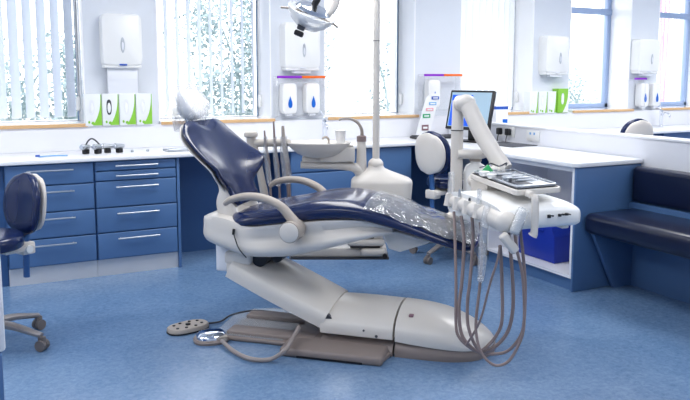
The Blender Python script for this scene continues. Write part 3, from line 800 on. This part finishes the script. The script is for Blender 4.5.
# backrest
BO = Vector((-.95, 0, .75)); BS = Vector((-.5, 0, .866)); BN = Vector((.866, 0, .5))
hwtab = [(0, .12), (.02, .165), (.07, .17), (.11, .185), (.15, .265), (.19, .33), (.24, .345), (.32, .33), (.40, .312), (.46, .295), (.50, .268), (.53, .235), (.55, .20), (.56, .14)]
def back_surface(off, th, shrink, e=2.8, wing=.085):
    rings = []
    K = 40
    for i in range(K+1):
        f = i/K; s0 = .56*(1-math.cos(PI*f))/2
        hw = interp([(a, b) for a, b in hwtab], s0)[0]-shrink
        hw = max(hw, .02)
        ring = []
        tt = th*(.45+.55*min(1, min(s0, .56-s0)/.04))
        for u, d in sring(0, 0, hw, tt, 44, e):
            wn = wing*(1-.95*max(0, min(1, (s0-.22)/.26)))*(abs(u)/.33)**2.0
            notch = .05*math.exp(-(u/.085)**2)*max(0, min(1, (s0-.35)/.18))
            lumbar = .012*math.exp(-((s0-.2)/.12)**2)
            s1 = s0-notch
            side = .003*math.exp(-((abs(u)-.13)/.05)**2)*(1 if d > 0 else 0)
            p = BO+BS*s1+BN*(d+wn+off+lumbar+side)+Vector((0, u, 0))
            ring.append(tuple(p))
        rings.append(ring)
    return rings
G().loft(back_surface(0, .026, 0)).obj('backrest', 'navy', chair, smooth=70)
G().loft(back_surface(-.03, .012, .006)).obj('backrest_shell', 'white', chair, smooth=70, label='thin pale rear shell')
# rear support bracket, curving from the shell down to the seat rear
for yy in (-.15,):
    g = G(); g.tube([(-1.075, yy, .98), (-1.03, yy, .90), (-1.005, yy, .84), (-1.01, yy, .77), (-.985, yy, .695)], [.02, .028, .04, .052, .062], 14, 6, flat=((0, 1, 0), .55)); g.obj('back_bracket', 'white', chair)
    g = G(); g.tube([(-1.075, -yy, .98), (-1.03, -yy, .90), (-1.005, -yy, .84), (-1.01, -yy, .77), (-.985, -yy, .695)], [.02, .028, .04, .052, .062], 14, 6, flat=((0, 1, 0), .55)); g.obj('back_bracket', 'white', chair)
# headrest
g = G()
hc = Vector((-1.285, 0, 1.325)); hd = Vector((-.42, 0, .907)); hn = Vector((.907, 0, .42))
rings = []
for i in range(17):
    v = -1+2*i/16; r_ = max(.1, (1-abs(v)**2.6)**(1/2.6))
    rings.append([tuple(hc+hd*(v*.095)+hn*(d+.9*u*u)+Vector((0, u, 0))) for u, d in sring(0, 0, .125*r_, .033*(.4+.6*r_), 28, 2.6)])
g.loft(rings); g.obj('headrest', 'card', chair)
g = G(); g.tube([tuple(hc-hn*.03-hd*.02), tuple(hc-hn*.05-hd*.1), tuple(BO+BS*.42-BN*.045)], [.022, .02, .018], 10, 5, flat=((0, 1, 0), 2.2)); g.obj('headrest_stem', 'steel', chair)
# armrests
def armrest(sy):
    y = sy*.335
    g = G(); g.tube([(-.925, y, .80), (-.885, y, .828), (-.80, y, .848), (-.70, y, .843), (-.605, y, .805), (-.545, y, .745), (-.517, y, .70), (-.52, y, .66)], [.013, .019, .021, .022, .023, .026, .034, .044], 14, 8, flat=((0, 1, 0), 1.3)); o = g.obj('armrest', 'grey', chair)
    m = T(-.555, y, .675) @ Matrix.Rotation(sy*-PI/2*-1, 4, 'X')
    g = G(); g.tube([(-.535, y-sy*.045, .678), (-.535, y+sy*.06, .678)], .057, 28, 0); g.obj('armrest_hub', 'grey', chair)
    g = G(); g.lathe([(.052, 0), (.052, .004), (.046, .008), (.01, .009)], (0, 0, 0), 28, mtx=T(-.535, y+sy*.0605, .678) @ Matrix.Rotation(-sy*PI/2, 4, 'X')); g.obj('hub_cap', 'white', chair)
armrest(-1); armrest(1)

# plastic bag over the headrest
g = G(); rnd = random.Random(3)
def wr(p, s_, k=11.):
    return s_*(math.sin(p.x*k*3.1+p.y*17+1)*math.cos(p.z*k*2.3+p.y*9)+.6*math.sin(p.z*41+p.y*23))
rings = []
for i in range(21):
    v = -1+2*i/20; r_ = max(.14, (1-abs(v)**2.4)**(1/2.4))
    ring = []
    for u, d in sring(0, 0, .152*r_, .052*(.4+.6*r_), 40, 2.4):
        p = hc+hd*(v*.125+.008)+hn*(d+.9*u*u-.004)+Vector((0, u, 0)); q = wr(p, .007)
        ring.append(tuple(p+hn*q))
    rings.append(ring)
g.loft(rings)
# loose skirt of the bag hanging behind
rings = []
for i in range(12):
    f = i/11
    c = hc-hn*(.035+.005*f)+hd*(.06)+Vector((.0*f, 0, -.19*f))
    ring = []
    for u, d in sring(0, 0, .125-.03*f, .035+.0*f, 36, 2.2):
        p = c+hn*d*.8+Vector((0, u, 0)); q = wr(p, .006)
        ring.append(tuple(p+hn*q))
    rings.append(ring)
g.loft(rings, caps=False)
g.bm.transform(WM['dental_chair'])
tag(g.obj('headrest_bag', 'bag', smooth=60), 'crumpled clear plastic bag pulled over the dental chair headrest', 'plastic bag')
# plastic sheet over the leg end
g = G(); rings = []
xs2 = [-.165+.585*i/44 for i in range(45)]
for i, x in enumerate(xs2):
    xx = min(x, .404); full = cushion_ring(xx, .006)
    n_ = len(full); ring = []
    for j, p in enumerate(full[:n_//2+1]):   # upper half
        P_ = Vector(p); amp = .008*min(1, (x+.165)/.2+.12)
        P_.z += amp*(math.sin(x*34+P_.y*13)+.8*math.sin(P_.y*29-x*16)+.5*math.sin(x*70+P_.y*31))*.6+.006
        if x > .39: P_.x += (x-.404)*.4
        ring.append(tuple(P_))
    ring = ring[3:-3]
    rings.append(ring)
g.loft(rings, closed=False)
g.bm.transform(WM['dental_chair'])
o = tag(g.obj('plastic_sheet', 'film', smooth=80), 'wrinkled clear plastic sheet covering the leg end of the dental chair', 'plastic cover')
# leg rest support bracket under the knees
g = G()
g.prism([(-.10, .665), (-.02, .66), (.17, .62), (.15, .60), (.0, .545), (-.06, .56)], 'y', -.13, .13, .008, 3); g.obj('legrest_bracket', 'white', chair)

# clear/grey floor mat plate behind the base
# ------------------------------------------------------------------ foot controls
def c2w(x, y, z=0):
    a = x-.72; b = y+3.85; return Vector((a*U[0]+b*V[0], a*U[1]+b*V[1], z))
g = G(); g.prism([(-1.05, -.25), (-.63, -.25), (-.63, .24), (-.88, .27), (-1.0, .22), (-1.07, .07)], 'z', .0295, .034, .001, 2); g.obj('clear_guard', 'guard', chair, label='clear plastic plate over the floor bars')
t = thing('foot_pedal', 'flat grey oval foot control plate with black studs on the floor', 'foot control', (1.0, 4.07, 0), math.radians(12))
g = G(); rr = sring(0, 0, .125, .075, 40, 2.6)
g.loft([[(u*.98, v*.98, 0) for u, v in rr], [(u, v, .006) for u, v in rr], [(u, v, .024) for u, v in rr], [(u*.95, v*.93, .032) for u, v in rr]]); g.obj('pedal_plate', 'grey', t)
g = G(); g.loft([[(u*1.02, v*1.02, 0.001) for u, v in rr], [(u*1.02, v*1.02, .01) for u, v in rr]]); g.obj('rubber_base', 'dark', t)
for x, y in ((-.08, -.03), (-.075, .03), (-.03, .045), (.03, .045), (.075, .03), (.08, -.02), (.03, -.042), (-.03, -.042)):
    G().lathe([(.009, .03), (.009, .036), (.005, .037)], (x, y, 0), 12).obj('stud', 'dark', t)
G().lathe([(.015, .03), (.015, .04), (.008, .042)], (0, 0, 0), 14).obj('centre_button', 'dark', t)
g = G(); g.tube([(.11, .0, .015), (.2, -.02, .012), (.30, -.0, .03), (.42, -.08, .05), (.6, -.27, .035), (.68, -.36, .03)], .006, 8); g.obj('cable', 'darkgrey', t)
t = thing('foot_switch', 'chrome domed foot switch with grey hose beside the oval pedal plate', 'foot control', (1.075, 3.845, 0), math.radians(-10))
g = G(); rr = sring(0, 0, .098, .088, 36, 2.4)
g.loft([[(u, v, 0) for u, v in rr], [(u*1.03, v*1.03, .012) for u, v in rr], [(u*.95, v*.95, .022) for u, v in rr]]); g.obj('base_ring', 'tan', t)
g = G(); rr = sring(0, 0, .084, .074, 36, 2.6)
g.loft([[(u, v, .02) for u, v in rr], [(u*.98, v*.98, .036) for u, v in rr], [(u*.8, v*.8, .05) for u, v in rr], [(u*.4, v*.4, .055) for u, v in rr], [(u*.05, v*.05, .056) for u, v in rr]]); g.obj('chrome_dome', 'mirror', t)
g = G(); g.rbox(.02, .085, -.075, -.035, .01, .04, .008); g.obj('hose_socket', 'grey', t)
def lw(pts, th): # world points -> local of thing th
    mi = WM[th.name].inverted(); return [tuple(mi @ Vector(p)) for p in pts]
M['grey2'] = mat('hose_grey', '#9a918e', .5)
g = G(); g.tube(lw([(1.107, 3.74, 0.025), (1.127, 3.57, 0.018), (1.178, 3.442, 0.016), (1.264, 3.388, 0.02), (1.324, 3.341, 0.075), (1.417, 3.457, 0.085), (1.475, 3.511, 0.12)], t), .0115, 12, 8); g.obj('hose', 'grey2', t)

# ------------------------------------------------------------------ spittoon unit (yawed frame)
UR = -CA
def yl(x, y, z): p = YF(x, y); return (p.x, p.y, z)
spit = thing('spittoon_unit', 'pale grey spittoon unit with bowl, spout and tall pole behind the chair', 'dental unit', yl(.235, 4.75, 0), UR)
def yw(g): return g   # geometry below is local to the unit: x right, y away from the camera
def lp(x, y): return (x-.24, y-4.9)
# support shelf and hanging column, linked to the chair
def ub(x0, x1, y0, y1, z0, z1, r=.01): return G().rbox(x0-.24, x1-.24, y0-4.75, y1-4.75, z0, z1, r, 3)
ub(-.36, .285, 4.70, 4.86, .285, .345).obj('support_shelf', 'white', spit)
ub(-.37, .30, 4.69, 4.87, .268, .286, .004).obj('shelf_rim', 'darkgrey', spit)
ub(.06, .26, 4.70, 4.86, .34, .52, .02).obj('column', 'white', spit)
g = ub(.02, .27, 4.655, 4.72, .365, .41, .02); g.rbox(.11-.24, .275-.24, -.10, -.03, .30, .35, .02, 3); g.obj('joint_cover', 'white', spit)
g = ub(.04, .24, 4.68, 4.72, .352, .366, .002); g.rbox(.06-.24, .20-.24, -.07, -.03, .415, .47, .006); g.tube([(.03, -.12, .305), (.03, -.09, .305)], .016, 14, 0); g.obj('joint_gap', 'dark', spit)
# body
rings = []
for z, hx, hy, cx in ((.50, .15, .09, -.01), (.54, .19, .105, 0), (.60, .200, .115, 0), (.785, .205, .118, 0.01), (.80, .202, .115, .01), (.812, .19, .108, .007), (.838, .14, .09, -.005), (.862, .09, .07, -.02), (.882, .058, .052, -.028), (.90, .05, .048, -.03)):
    rings.append([(u+cx, v, z) for u, v in sring(0, 0, hx, hy, 44, 4.6 if z < .83 else 3)])
G().loft(rings).obj('body', 'white', spit)
g = G(); g.tube([(.01, -.119, .745), (.01, -.1195, .70)], .002, 6, 0); g.obj('body_slot', 'darkgrey', spit)
g = G(); g.ball((-.03, 0, .905), .052, (1, 1, .9)); g.obj('pole_collar', 'white', spit)
g = G(); g.tube([(-.028, 0, .92), (-.028, 0, 2.28)], .0235, 20, 0); g.obj('pole', 'white', spit)
g = G(); g.lathe([(.0242, 1.72), (.0242, 1.724)], (-.028, 0, 0), 20); g.obj('pole_joint', 'darkgrey', spit)
# bowl arm
g = G(); g.tube([(-.53, -.02, .905), (-.38, -.02, .903), (-.25, -.02, .90), (-.17, -.015, .885), (-.135, 0, .85), (-.13, 0, .80)], [.028, .032, .034, .038, .042, .046], 14, 6, flat=((0, 0, 1), .85)); g.obj('bowl_arm', 'white', spit)
g = G(); g.rbox(-.52, -.17, -.06, .05, .925, .965, .012, 3).rbox(-.40, -.17, -.085, .06, .93, 1.03, .012, 3); g.obj('bowl_housing', 'white', spit)
g = G(); pr = [(.02, .0), (.08, .006), (.14, .03), (.18, .064), (.205, .088), (.214, .102), (.21, .108), (.2, .104), (.18, .08), (.12, .04), (.05, .018), (.012, .014)]
g.lathe(pr, (0, 0, 0), 44, mtx=T(-.41, -.05, .955) @ Matrix.Diagonal((1, .72, 1, 1))); g.obj('bowl', 'white', spit)
g = G(); g.rbox(-.40, -.18, -.08, .02, 1.032, 1.042, .004); g.obj('cup_shelf', 'white', spit)
g = G(); g.lathe([(.036, .86), (.034, .92), (.03, 1.03), (.029, 1.06)], (-.125, 0, 0), 20); g.obj('spout_column', 'white', spit)
g = G(); g.lathe([(.032, 1.06), (.032, 1.095), (.02, 1.1)], (-.125, 0, 0), 20); g.obj('spout_ring', 'hose', spit, label='grey collar ring')
g = G(); g.tube([(-.122, 0, 1.09), (-.125, -.01, 1.14), (-.15, -.02, 1.185), (-.20, -.03, 1.213), (-.25, -.04, 1.215), (-.275, -.045, 1.205)], [.013, .011, .010, .0085, .0075, .0075], 12); g.obj('spout', 'grey', spit)
g = G(); g.tube([(-.345, .0, 1.035), (-.345, -.005, 1.075), (-.365, -.02, 1.092), (-.385, -.03, 1.08)], .0075, 10); g.obj('cup_filler', 'grey', spit)
t = thing('plastic_cup', 'white plastic cup standing beside the spittoon bowl', 'cup', tuple(WM[spit.name] @ Vector((-.265, -.02, 1.0425))))
g = G(); g.lathe([(.026, 0), (.037, .09), (.0385, .092), (.0345, .088), (.024, .004), (.003, .003)], n=24, cap=False); g.obj('wall', 'cup', t)
g = G(); g.lathe([(.037, .088), (.0392, .09), (.0392, .094), (.036, .094)], n=24); g.obj('rim', 'cup', t)

# assistant arm with suction handpieces
asst = thing('suction_holder', 'pale grey post with crossbar holding three sleeved suction tubes behind the chair', 'instrument holder', yl(-.562, 4.68, .04), UR)
g = G(); g.tube([(-.035, 0, 1.0), (-.02, 0, .94), (.02, 0, .72), (.05, .02, .58), (.12, .08, .545)], [.024, .02, .026, .028, .028], 14); g.tube([(.10, .07, .545), (.4, .17, .545), (.66, .2, .545)], .028, 12); g.obj('post', 'offw', asst)
g = G(); g.lathe([(.022, .94), (.026, .98), (.03, 1.03), (.03, 1.05), (.045, 1.06), (.047, 1.075), (.04, 1.088), (.01, 1.094)], (-.055, 0, 0), 24); g.obj('knob', 'offw', asst)
g = G(); g.tube([(-.04, 0, 1.015), (.185, 0, 1.018)], .026, 16, 0); g.ball((.185, 0, 1.018), .026); g.obj('crossbar', 'offw', asst)
def suction(px, tip, bot, r, lab):
    g = G(); g.tube([(px-.008, -.028, tip), (px, -.028, 1.0), (px+.02, -.02, bot+.12)], [r*.55, r, r], 12, 4); a = g.obj('suction_tube', 'hose' if r < .012 else 'grey', asst, label=lab)
    g = G(); g.tube([(px-.002, -.028, 1.06), (px+.0, -.028, .95), (px+.018, -.022, bot+.02), (px+.02, -.02, bot)], [r*1.3, r*1.75, r*2.0, r*2.1], 12, 4); b = g.obj('sleeve', 'sleeve', asst); b.parent = a
    g = G(); g.tube([(px+.018, -.02, bot+.14), (px+.024, -.02, bot-.02), (px+.03, 0, bot-.14), (px+.05, .05, bot-.2)], r*.85, 10, 5); c = g.obj('hose', 'hose', asst); c.parent = a
suction(.045, 1.10, .76, .009, 'thin left suction tube')
suction(.105, 1.16, .74, .009, 'middle saliva ejector tube')
suction(.165, 1.13, .77, .016, 'thick right suction tube')

# operating lamp
lamp = thing('operating_light', 'operating light with clear visor and dark handle hanging at the top', 'lamp', yl(-.215, 4.56, 1.845), UR)
rings = []
ax = Matrix.Rotation(math.radians(22), 4, 'Y') @ Matrix.Rotation(math.radians(18), 4, 'X')
pr = [(.012, -.085), (.07, -.075), (.12, -.04), (.15, .005), (.158, .03), (.155, .033), (.145, .008), (.116, -.036), (.067, -.069), (.01, -.078)]
G().lathe(pr, (0, 0, 0), 40, mtx=T(0, 0, .02) @ ax).obj('visor', 'visor', lamp)
G().lathe([(.03, .07), (.1, .06), (.115, .04), (.11, .035), (.03, .04)], (0, 0, 0), 32, mtx=T(0, 0, .02) @ ax).obj('reflector', 'mirror', lamp)
G().tube([(-.185, 0, .075), (-.12, -.03, .065), (0, -.06, .03), (.12, -.05, -.02), (.17, -.02, -.05)], .007, 10).obj('guard_rail', 'grey', lamp)
G().rbox(-.024, .024, -.022, .022, -.075, -.005, .006, mtx=T(-.035, -.06, 0) @ Matrix.Rotation(math.radians(22), 4, 'Y')).obj('bulb_housing', 'darkgrey', lamp)
G().rbox(-.03, .03, -.02, .02, -.115, -.08, .01, mtx=T(-.035, -.06, 0) @ Matrix.Rotation(math.radians(22), 4, 'Y')).obj('handle', 'dark', lamp)
G().tube([(.10, .0, .02), (.15, .01, .09), (.165, .02, .2), (.12, .05, .33)], [.02, .026, .024, .02], 12, 6, flat=((0, 1, 0), .6)).obj('yoke', 'white', lamp)
G().tube([(.0, .0, .06), (.04, .0, .12), (.09, .02, .24), (.12, .05, .33)], [.018, .022, .02, .02], 12, 6).obj('yoke_inner', 'dark', lamp)
G().tube([(.12, .05, .33), (.16, .1, .37), (.41, .34, .385)], .02, 12, 6).obj('boom_arm', 'white', lamp)

# ------------------------------------------------------------------ delivery unit
DR = math.atan2(-.17, .985)
dl = thing('delivery_unit', 'white instrument delivery unit on a jointed arm over the chair foot', 'dental unit', (2.3, 2.85, 0), DR)
def LL(x, y, z):   # yawed-frame point into the unit's local frame
    p = WM[dl.name].inverted() @ Vector(yl(x, y, z)); return tuple(p)
# column and arms
g = G(); g.tube([LL(.644, 4.10, .67), LL(.648, 4.12, 1.18)], .035, 24, 0); g.obj('column_lower', 'white', dl)
g = G(); g.tube([LL(.648, 4.12, 1.18), LL(.655, 4.14, 1.35)], .034, 24, 0); g.obj('column_upper', 'white', dl)
g = G(); g.tube([LL(.648, 4.12, 1.178), LL(.648, 4.12, 1.183)], .0362, 24, 0); g.obj('column_joint', 'darkgrey', dl)
g = G(); g.tube([LL(.644, 4.10, .69), LL(.60, 4.095, .665), LL(.5, 4.15, .66), LL(.34, 4.42, .6), LL(.22, 4.8, .575)], [.038, .034, .03, .03, .03], 14); g.obj('base_arm', 'white', dl)
g = G(); g.ball(LL(.69, 4.10, 1.335), .062, (1.0, .8, .85)).tube([LL(.655, 4.14, 1.33), LL(.70, 4.10, 1.335)], .05, 18, 0); g.obj('elbow', 'white', dl)
g = G(); g.tube([LL(.70, 4.08, 1.325), LL(.775, 3.98, 1.15), LL(.87, 3.86, .985)], [.048, .05, .046], 20, 6, flat=(LL(1, 0, 0), .8)); g.obj('spring_arm', 'white', dl)
g = G(); g.tube([LL(.65, 4.10, 1.045), LL(.78, 4.09, 1.045)], .045, 24, 0, flat=((0, 0, 1), .6)); g.ball(LL(.78, 4.09, 1.045), .045, (1, 1, .6)); g.obj('side_shelf', 'white', dl)
t = thing('water_bottle', 'white plastic bottle hanging below the delivery unit side shelf', 'bottle', yl(.757, 4.12, .74), UR)
g = G(); g.lathe([(.03, 0), (.062, .008), (.068, .03), (.068, .2), (.055, .235), (.03, .25), (.03, .27)], n=28); g.obj('body', 'pure', t)
g = G(); g.lathe([(.035, .262), (.035, .285), (.03, .288)], n=24); g.obj('cap', 'grey', t)
# tray support + tray
def TP(k, r=.03):
    """tray outline: a skewed rectangle with rounded corners, grown by k"""
    c = [Vector((-.105-k, -.345-k)), Vector((.160+k, -.31-k)), Vector((.225+k, .25+k)), Vector((-.045-k, .25+k))]
    out = []
    for i in range(4):
        a, b, d = c[i-1], c[i], c[(i+1) % 4]; u = (a-b).normalized(); w = (d-b).normalized()
        for q in range(5):
            f = q/4; p = b+u*r*(1-f)**2+w*r*f**2; out.append((p.x, p.y))
    return out
g = G(); g.prism(TP(0), 'z', .945, .972, .006, 3); g.obj('tray_table', 'white', dl)
g = G(); g.prism(TP(-.008), 'z', .972, .975, .001); g.obj('tray_gasket', 'dark', dl)
g = G(); g.rbox(-.03, .06, .08, .26, .87, .945, .012, 3); g.tube([LL(.87, 3.86, .985), (.02, .3, .93), (.02, .22, .92)], .04, 14, 5); g.obj('tray_neck', 'white', dl)
g = G(); c_ = LL(.845, 3.93, 0); g.rbox(c_[0]-.08, c_[0]+.08, c_[1]-.05, c_[1]+.05, .78, .945, .012, 3); g.obj('valve_box', 'white', dl)
# pod
rings = []
for i in range(25):
    x = -.20+.455*i/24; f = (x+.20)/.455
    yn = -.395+.04*f; yf = .18-.06*f
    zt = .910+.0*f-.030*f*f-.012*(1-f)**2; zb = .782+.0*f
    endr = min(1, (1-f)/.10+.0) if f > .9 else 1
    endr = math.sqrt(max(0.02, 1-(1-endr)**2))
    c, h = (zt+zb)/2, (zt-zb)/2*(.45+.55*endr); cy, hy = (yn+yf)/2, (yf-yn)/2*(.85+.15*endr)
    rings.append([(x, cy+u*1.0, c+v+(.012*(1-(u/hy)**2) if v > 0 else 0)) for u, v in sring(0, 0, hy, h, 36, 5)])
G().loft(rings).obj('control_head', 'pure', dl)
# buttons / symbols on the front face
g = G(); g.rbox(.04, .055, -.386, -.376, .842, .858, .002).rbox(.062, .07, -.386, -.376, .848, .854).rbox(.098, .112, -.384, -.373, .845, .858, .002).rbox(.118, .126, -.384, -.373, .85, .858).rbox(.134, .15, -.383, -.371, .848, .86, .002).rbox(.156, .162, -.383, -.370, .85, .855)
g.obj('button', 'dark', dl)
g = G(); g.rbox(.15, .19, -.33, -.26, .775, .79, .005); g.obj('underside_catch', 'white', dl)
# vertical bracket from tray to handle
g = G(); g.tube([(-.055, -.41, .955), (-.055, -.425, .93), (-.055, -.425, .80), (-.06, -.42, .775)], [.016, .018, .018, .024], 14, 5, flat=((0, 1, 0), .7)); g.tube([(-.055, -.40, .955), (-.04, -.33, .955)], .016, 12, 0); g.obj('tray_bracket', 'white', dl)
# instrument rail: sloped block with scalloped holders
rail = [(-.175, .17, .845), (-.185, .03, .85), (-.185, -.2, .845), (-.18, -.39, .838)]
g = G(); g.tube(rail, [.036, .042, .048, .054], 20, 6, flat=((0, 0, 1), .9)); g.ball((-.18, -.39, .838), .055, (1, .7, .9)); g.obj('instrument_rail', 'white', dl)
g = G(); g.rbox(-.20, .0, -.38, .20, .80, .88, .02, 3); g.obj('rail_block', 'white', dl)
holders = [(-.205, .15), (-.215, .03), (-.215, -.08), (-.215, -.19)]
for hx, hy in holders:
    g = G(); g.tube([(hx+.01, hy, .885), (hx, hy, .82)], [.026, .029], 16, 0); g.obj('holder', 'white', dl)
# instruments in the holders
def handpiece(x, y, z0, z1, r, m, lab, dx=.0, sleeve=False):
    g = G(); g.tube([(x, y, z0), (x+dx*.5, y, (z0+z1)/2), (x+dx, y, z1)], [r, r*.9, r*.55], 12, 4); o = g.obj('handpiece', m, dl, label=lab)
    if sleeve:
        g = G(); g.tube([(x, y, z0-.02), (x+dx*.5, y, (z0+z1)/2), (x+dx, y, z1+.01)], [r*1.7, r*1.5, r*1.2], 12, 4); s_ = g.obj('sleeve', 'sleeve', dl); s_.parent = o
handpiece(-.195, .15, .87, .985, .012, 'white', 'white sleeved handpiece', sleeve=True)
handpiece(-.205, .03, .87, .925, .009, 'steel', 'steel syringe tip')
handpiece(-.205, -.08, .86, .90, .008, 'darkgrey', 'dark handpiece tip')
handpiece(-.21, -.19, .87, .95, .008, 'sleeve', 'clear sleeved handpiece', sleeve=True)
g = G(); g.tube([(-.22, -.29, .90), (-.24, -.30, .80), (-.25, -.31, .65), (-.255, -.31, .565)], [.014, .02, .02, .015], 14, 6); g.obj('long_sleeve', 'sleeve', dl, label='long clear plastic sleeve hanging down')
g = G(); g.ball((-.256, -.31, .56), .017); g.obj('sleeve_knot', 'sleeve', dl)
# sleeved handpiece tilted by the bracket + hanging connector
m_ = T(-.145, -.44, .85) @ Matrix.Rotation(math.radians(24), 4, 'Y')
g = G(); g.rbox(-.022, .022, -.016, .016, -.058, .055, .014, 3, mtx=m_); g.obj('syringe_grip', 'pure', dl, label='white grip in a clear sleeve')
g = G(); g.rbox(-.026, .026, -.02, .02, -.064, .064, .016, 3, mtx=m_); g.obj('grip_sleeve', 'sleeve', dl)
m_ = T(-.175, -.42, .745) @ Matrix.Rotation(math.radians(-40), 4, 'Y')
g = G(); g.rbox(-.022, .022, -.016, .016, -.05, .06, .012, 3, mtx=m_); g.obj('hanging_connector', 'white', dl)
# hoses: loops that hang under the rail and come back under the pod
def ray_pt(px, py, D):
    u = (px-CX)/CF; v = -(py-CY)/CF
    fw = Vector((math.sin(CA)*math.cos(CT), math.cos(CA)*math.cos(CT), -math.sin(CT)))
    rt = Vector((math.cos(CA), -math.sin(CA), 0)); up = rt.cross(fw)
    return Vector((0, 0, CH))+D*(fw+u*rt+v*up)
def hose(pts, r=.0075):
    P_ = [tuple(WM[dl.name].inverted() @ ray_pt(*p)) for p in pts]
    G().tube(P_, r, 10, 6).obj('hose', 'hose', dl)
hose([(454, 212, 3.62), (455, 240, 3.54), (456, 285, 3.48), (456, 325, 3.46), (460, 338.5, 3.45), (471.5, 348.7, 3.44), (482, 353, 3.43), (494, 354, 3.42), (507.5, 351, 3.4), (519, 338.5, 3.38), (524, 322, 3.36), (525, 280, 3.33), (521, 236, 3.3), (519, 224, 3.28)])
hose([(461, 216, 3.54), (464, 240, 3.5), (462, 280, 3.47), (459, 307, 3.46), (461, 332, 3.45), (469, 345, 3.44), (480.5, 352, 3.43), (494, 347.5, 3.41), (507.5, 332, 3.38), (513, 307, 3.35), (512, 270, 3.32), (509, 238, 3.3), (508, 224, 3.28)], .0085)
hose([(472, 217, 3.44), (473, 240, 3.44), (470, 280, 3.42), (467.5, 302, 3.42), (468, 325, 3.42), (474, 343, 3.41), (480, 350, 3.41), (486, 347.5, 3.4), (496, 336, 3.38), (502, 320, 3.36), (502, 285, 3.33), (501, 258, 3.3), (500, 246, 3.26)], .008)
hose([(480, 222, 3.38), (482, 250, 3.37), (480, 284, 3.37), (476, 320, 3.37), (477, 338.5, 3.37), (482, 354, 3.36), (494, 365, 3.35), (507.5, 362, 3.34), (518, 346, 3.32), (524, 325, 3.3), (523, 280, 3.27), (517, 250, 3.24), (514, 226, 3.24)], .007)
hose([(500, 246, 3.24), (497, 262, 3.24), (490.5, 282, 3.27), (481, 318, 3.34), (472, 336, 3.4), (466, 345, 3.43)], .0055)

# instrument tray and instruments
def dlp(x, y, z): return tuple(WM[dl.name] @ Vector((x, y, z)))
t = thing('instrument_tray', 'shallow steel tray of dental instruments on the delivery unit table', 'tray', dlp(.03, -.035, .9755), DR)
inner = [(x-.03, y+.035) for x, y in TP(-.018, .025)]
g = G(); g.prism(inner, 'z', 0, .004, .001); g.tube([(x, y, .009) for x, y in inner]+[(inner[0][0], inner[0][1], .009)], .005, 8, 0)
g.obj('tray_pan', 'steel', t)
g = G(); g.rbox(-.07, .02, -.2, .23, .0042, .0062, .001); g.obj('tray_liner', 'darkgrey', t, label='dark perforated liner')
TZ = .983
def tool(x, y, rz, L, lab, kind='dental_probe'):
    t = thing(kind, lab, 'dental tool', dlp(x, y, TZ+.004), DR+rz)
    g = G(); g.tube([(-L/2, 0, 0), (-L/4, 0, .001), (L/4, 0, .001), (L/2, 0, 0)], [.003, .0055, .0055, .003], 10, 3); g.obj('handle', 'steel', t)
    g = G()
    if kind == 'mouth_mirror':
        g.tube([(L/2, 0, 0), (L/2+.03, 0, .004)], .0018, 6, 0).lathe([(.012, 0), (.012, .003), (.004, .004)], (L/2+.04, 0, .004), 16)
    else:
        g.tube([(L/2, 0, 0), (L/2+.025, 0, .008), (L/2+.04, 0, .0)], [.0025, .0018, .0008], 6)
    g.obj('tip', 'mirror', t)
tool(.0, .12, .3, .12, 'mouth mirror nearest the spring arm on the instrument tray', 'mouth_mirror')
tool(.05, .06, .2, .12, 'steel probe second from the back on the instrument tray')
tool(.06, -.02, .15, .13, 'steel probe in the middle of the instrument tray')
tool(.07, -.09, .1, .13, 'steel probe fourth from the back on the instrument tray')
tool(.05, -.17, .05, .12, 'steel probe nearest the camera side of the instrument tray')
def pot(x, y, lab, m='pure', s=1):
    t = thing('mixing_pot', lab, 'pot', dlp(x, y, TZ), 0)
    g = G(); g.lathe([(.016*s, 0), (.02*s, .004), (.022*s, .018*s), (.020*s, .02*s), (.016*s, .006), (.002, .005)], n=20); g.obj('bowl', m, t)
    G().lathe([(.0222*s, .016*s), (.0235*s, .018*s), (.0222*s, .02*s)], n=20).obj('rim', m, t)
pot(-.055, .06, 'white mixing pot on the left side of the instrument tray', s=1.2)
pot(-.06, -.03, 'small pale pot in the middle left of the instrument tray', s=1.1)
pot(-.035, -.14, 'steel pot near the front left of the instrument tray', 'steel', 1.1)
t = thing('green_cone', 'small bright green pointed cap at the back of the instrument tray', 'cap', dlp(.04, .20, TZ-.0), 0)
G().lathe([(.03, 0), (.028, .01), (.006, .036), (.002, .038)], n=20).obj('cone', 'gcup', t)
t = thing('safety_goggles', 'clear safety goggles resting at the back edge of the instrument tray', 'goggles', dlp(.10, .22, TZ), DR)
g = G(); g.tube([(-.06, 0, .03), (-.045, -.03, .045), (0, -.035, .03), (.045, -.03, .045), (.06, 0, .03)], .004, 8); g.tube([(-.06, 0, .03), (-.06, .07, .012)], .003, 6, 0).tube([(.06, 0, .03), (.06, .07, .012)], .003, 6, 0); g.obj('frame', 'darkgrey', t)
G().rbox(-.045, -.006, -.033, -.031, .004, .042).rbox(.006, .045, -.033, -.031, .004, .042).obj('lens', 'acryl', t)

# ------------------------------------------------------------------ render look
S.view_settings.view_transform = 'Standard'; S.view_settings.look = 'None'; S.view_settings.gamma = 1
S.view_settings.use_curve_mapping = False
S.view_settings.exposure = .3
S.cycles.use_denoising = True
S.cycles.max_bounces = 8; S.cycles.transparent_max_bounces = 24
S.cycles.sample_clamp_indirect = 6
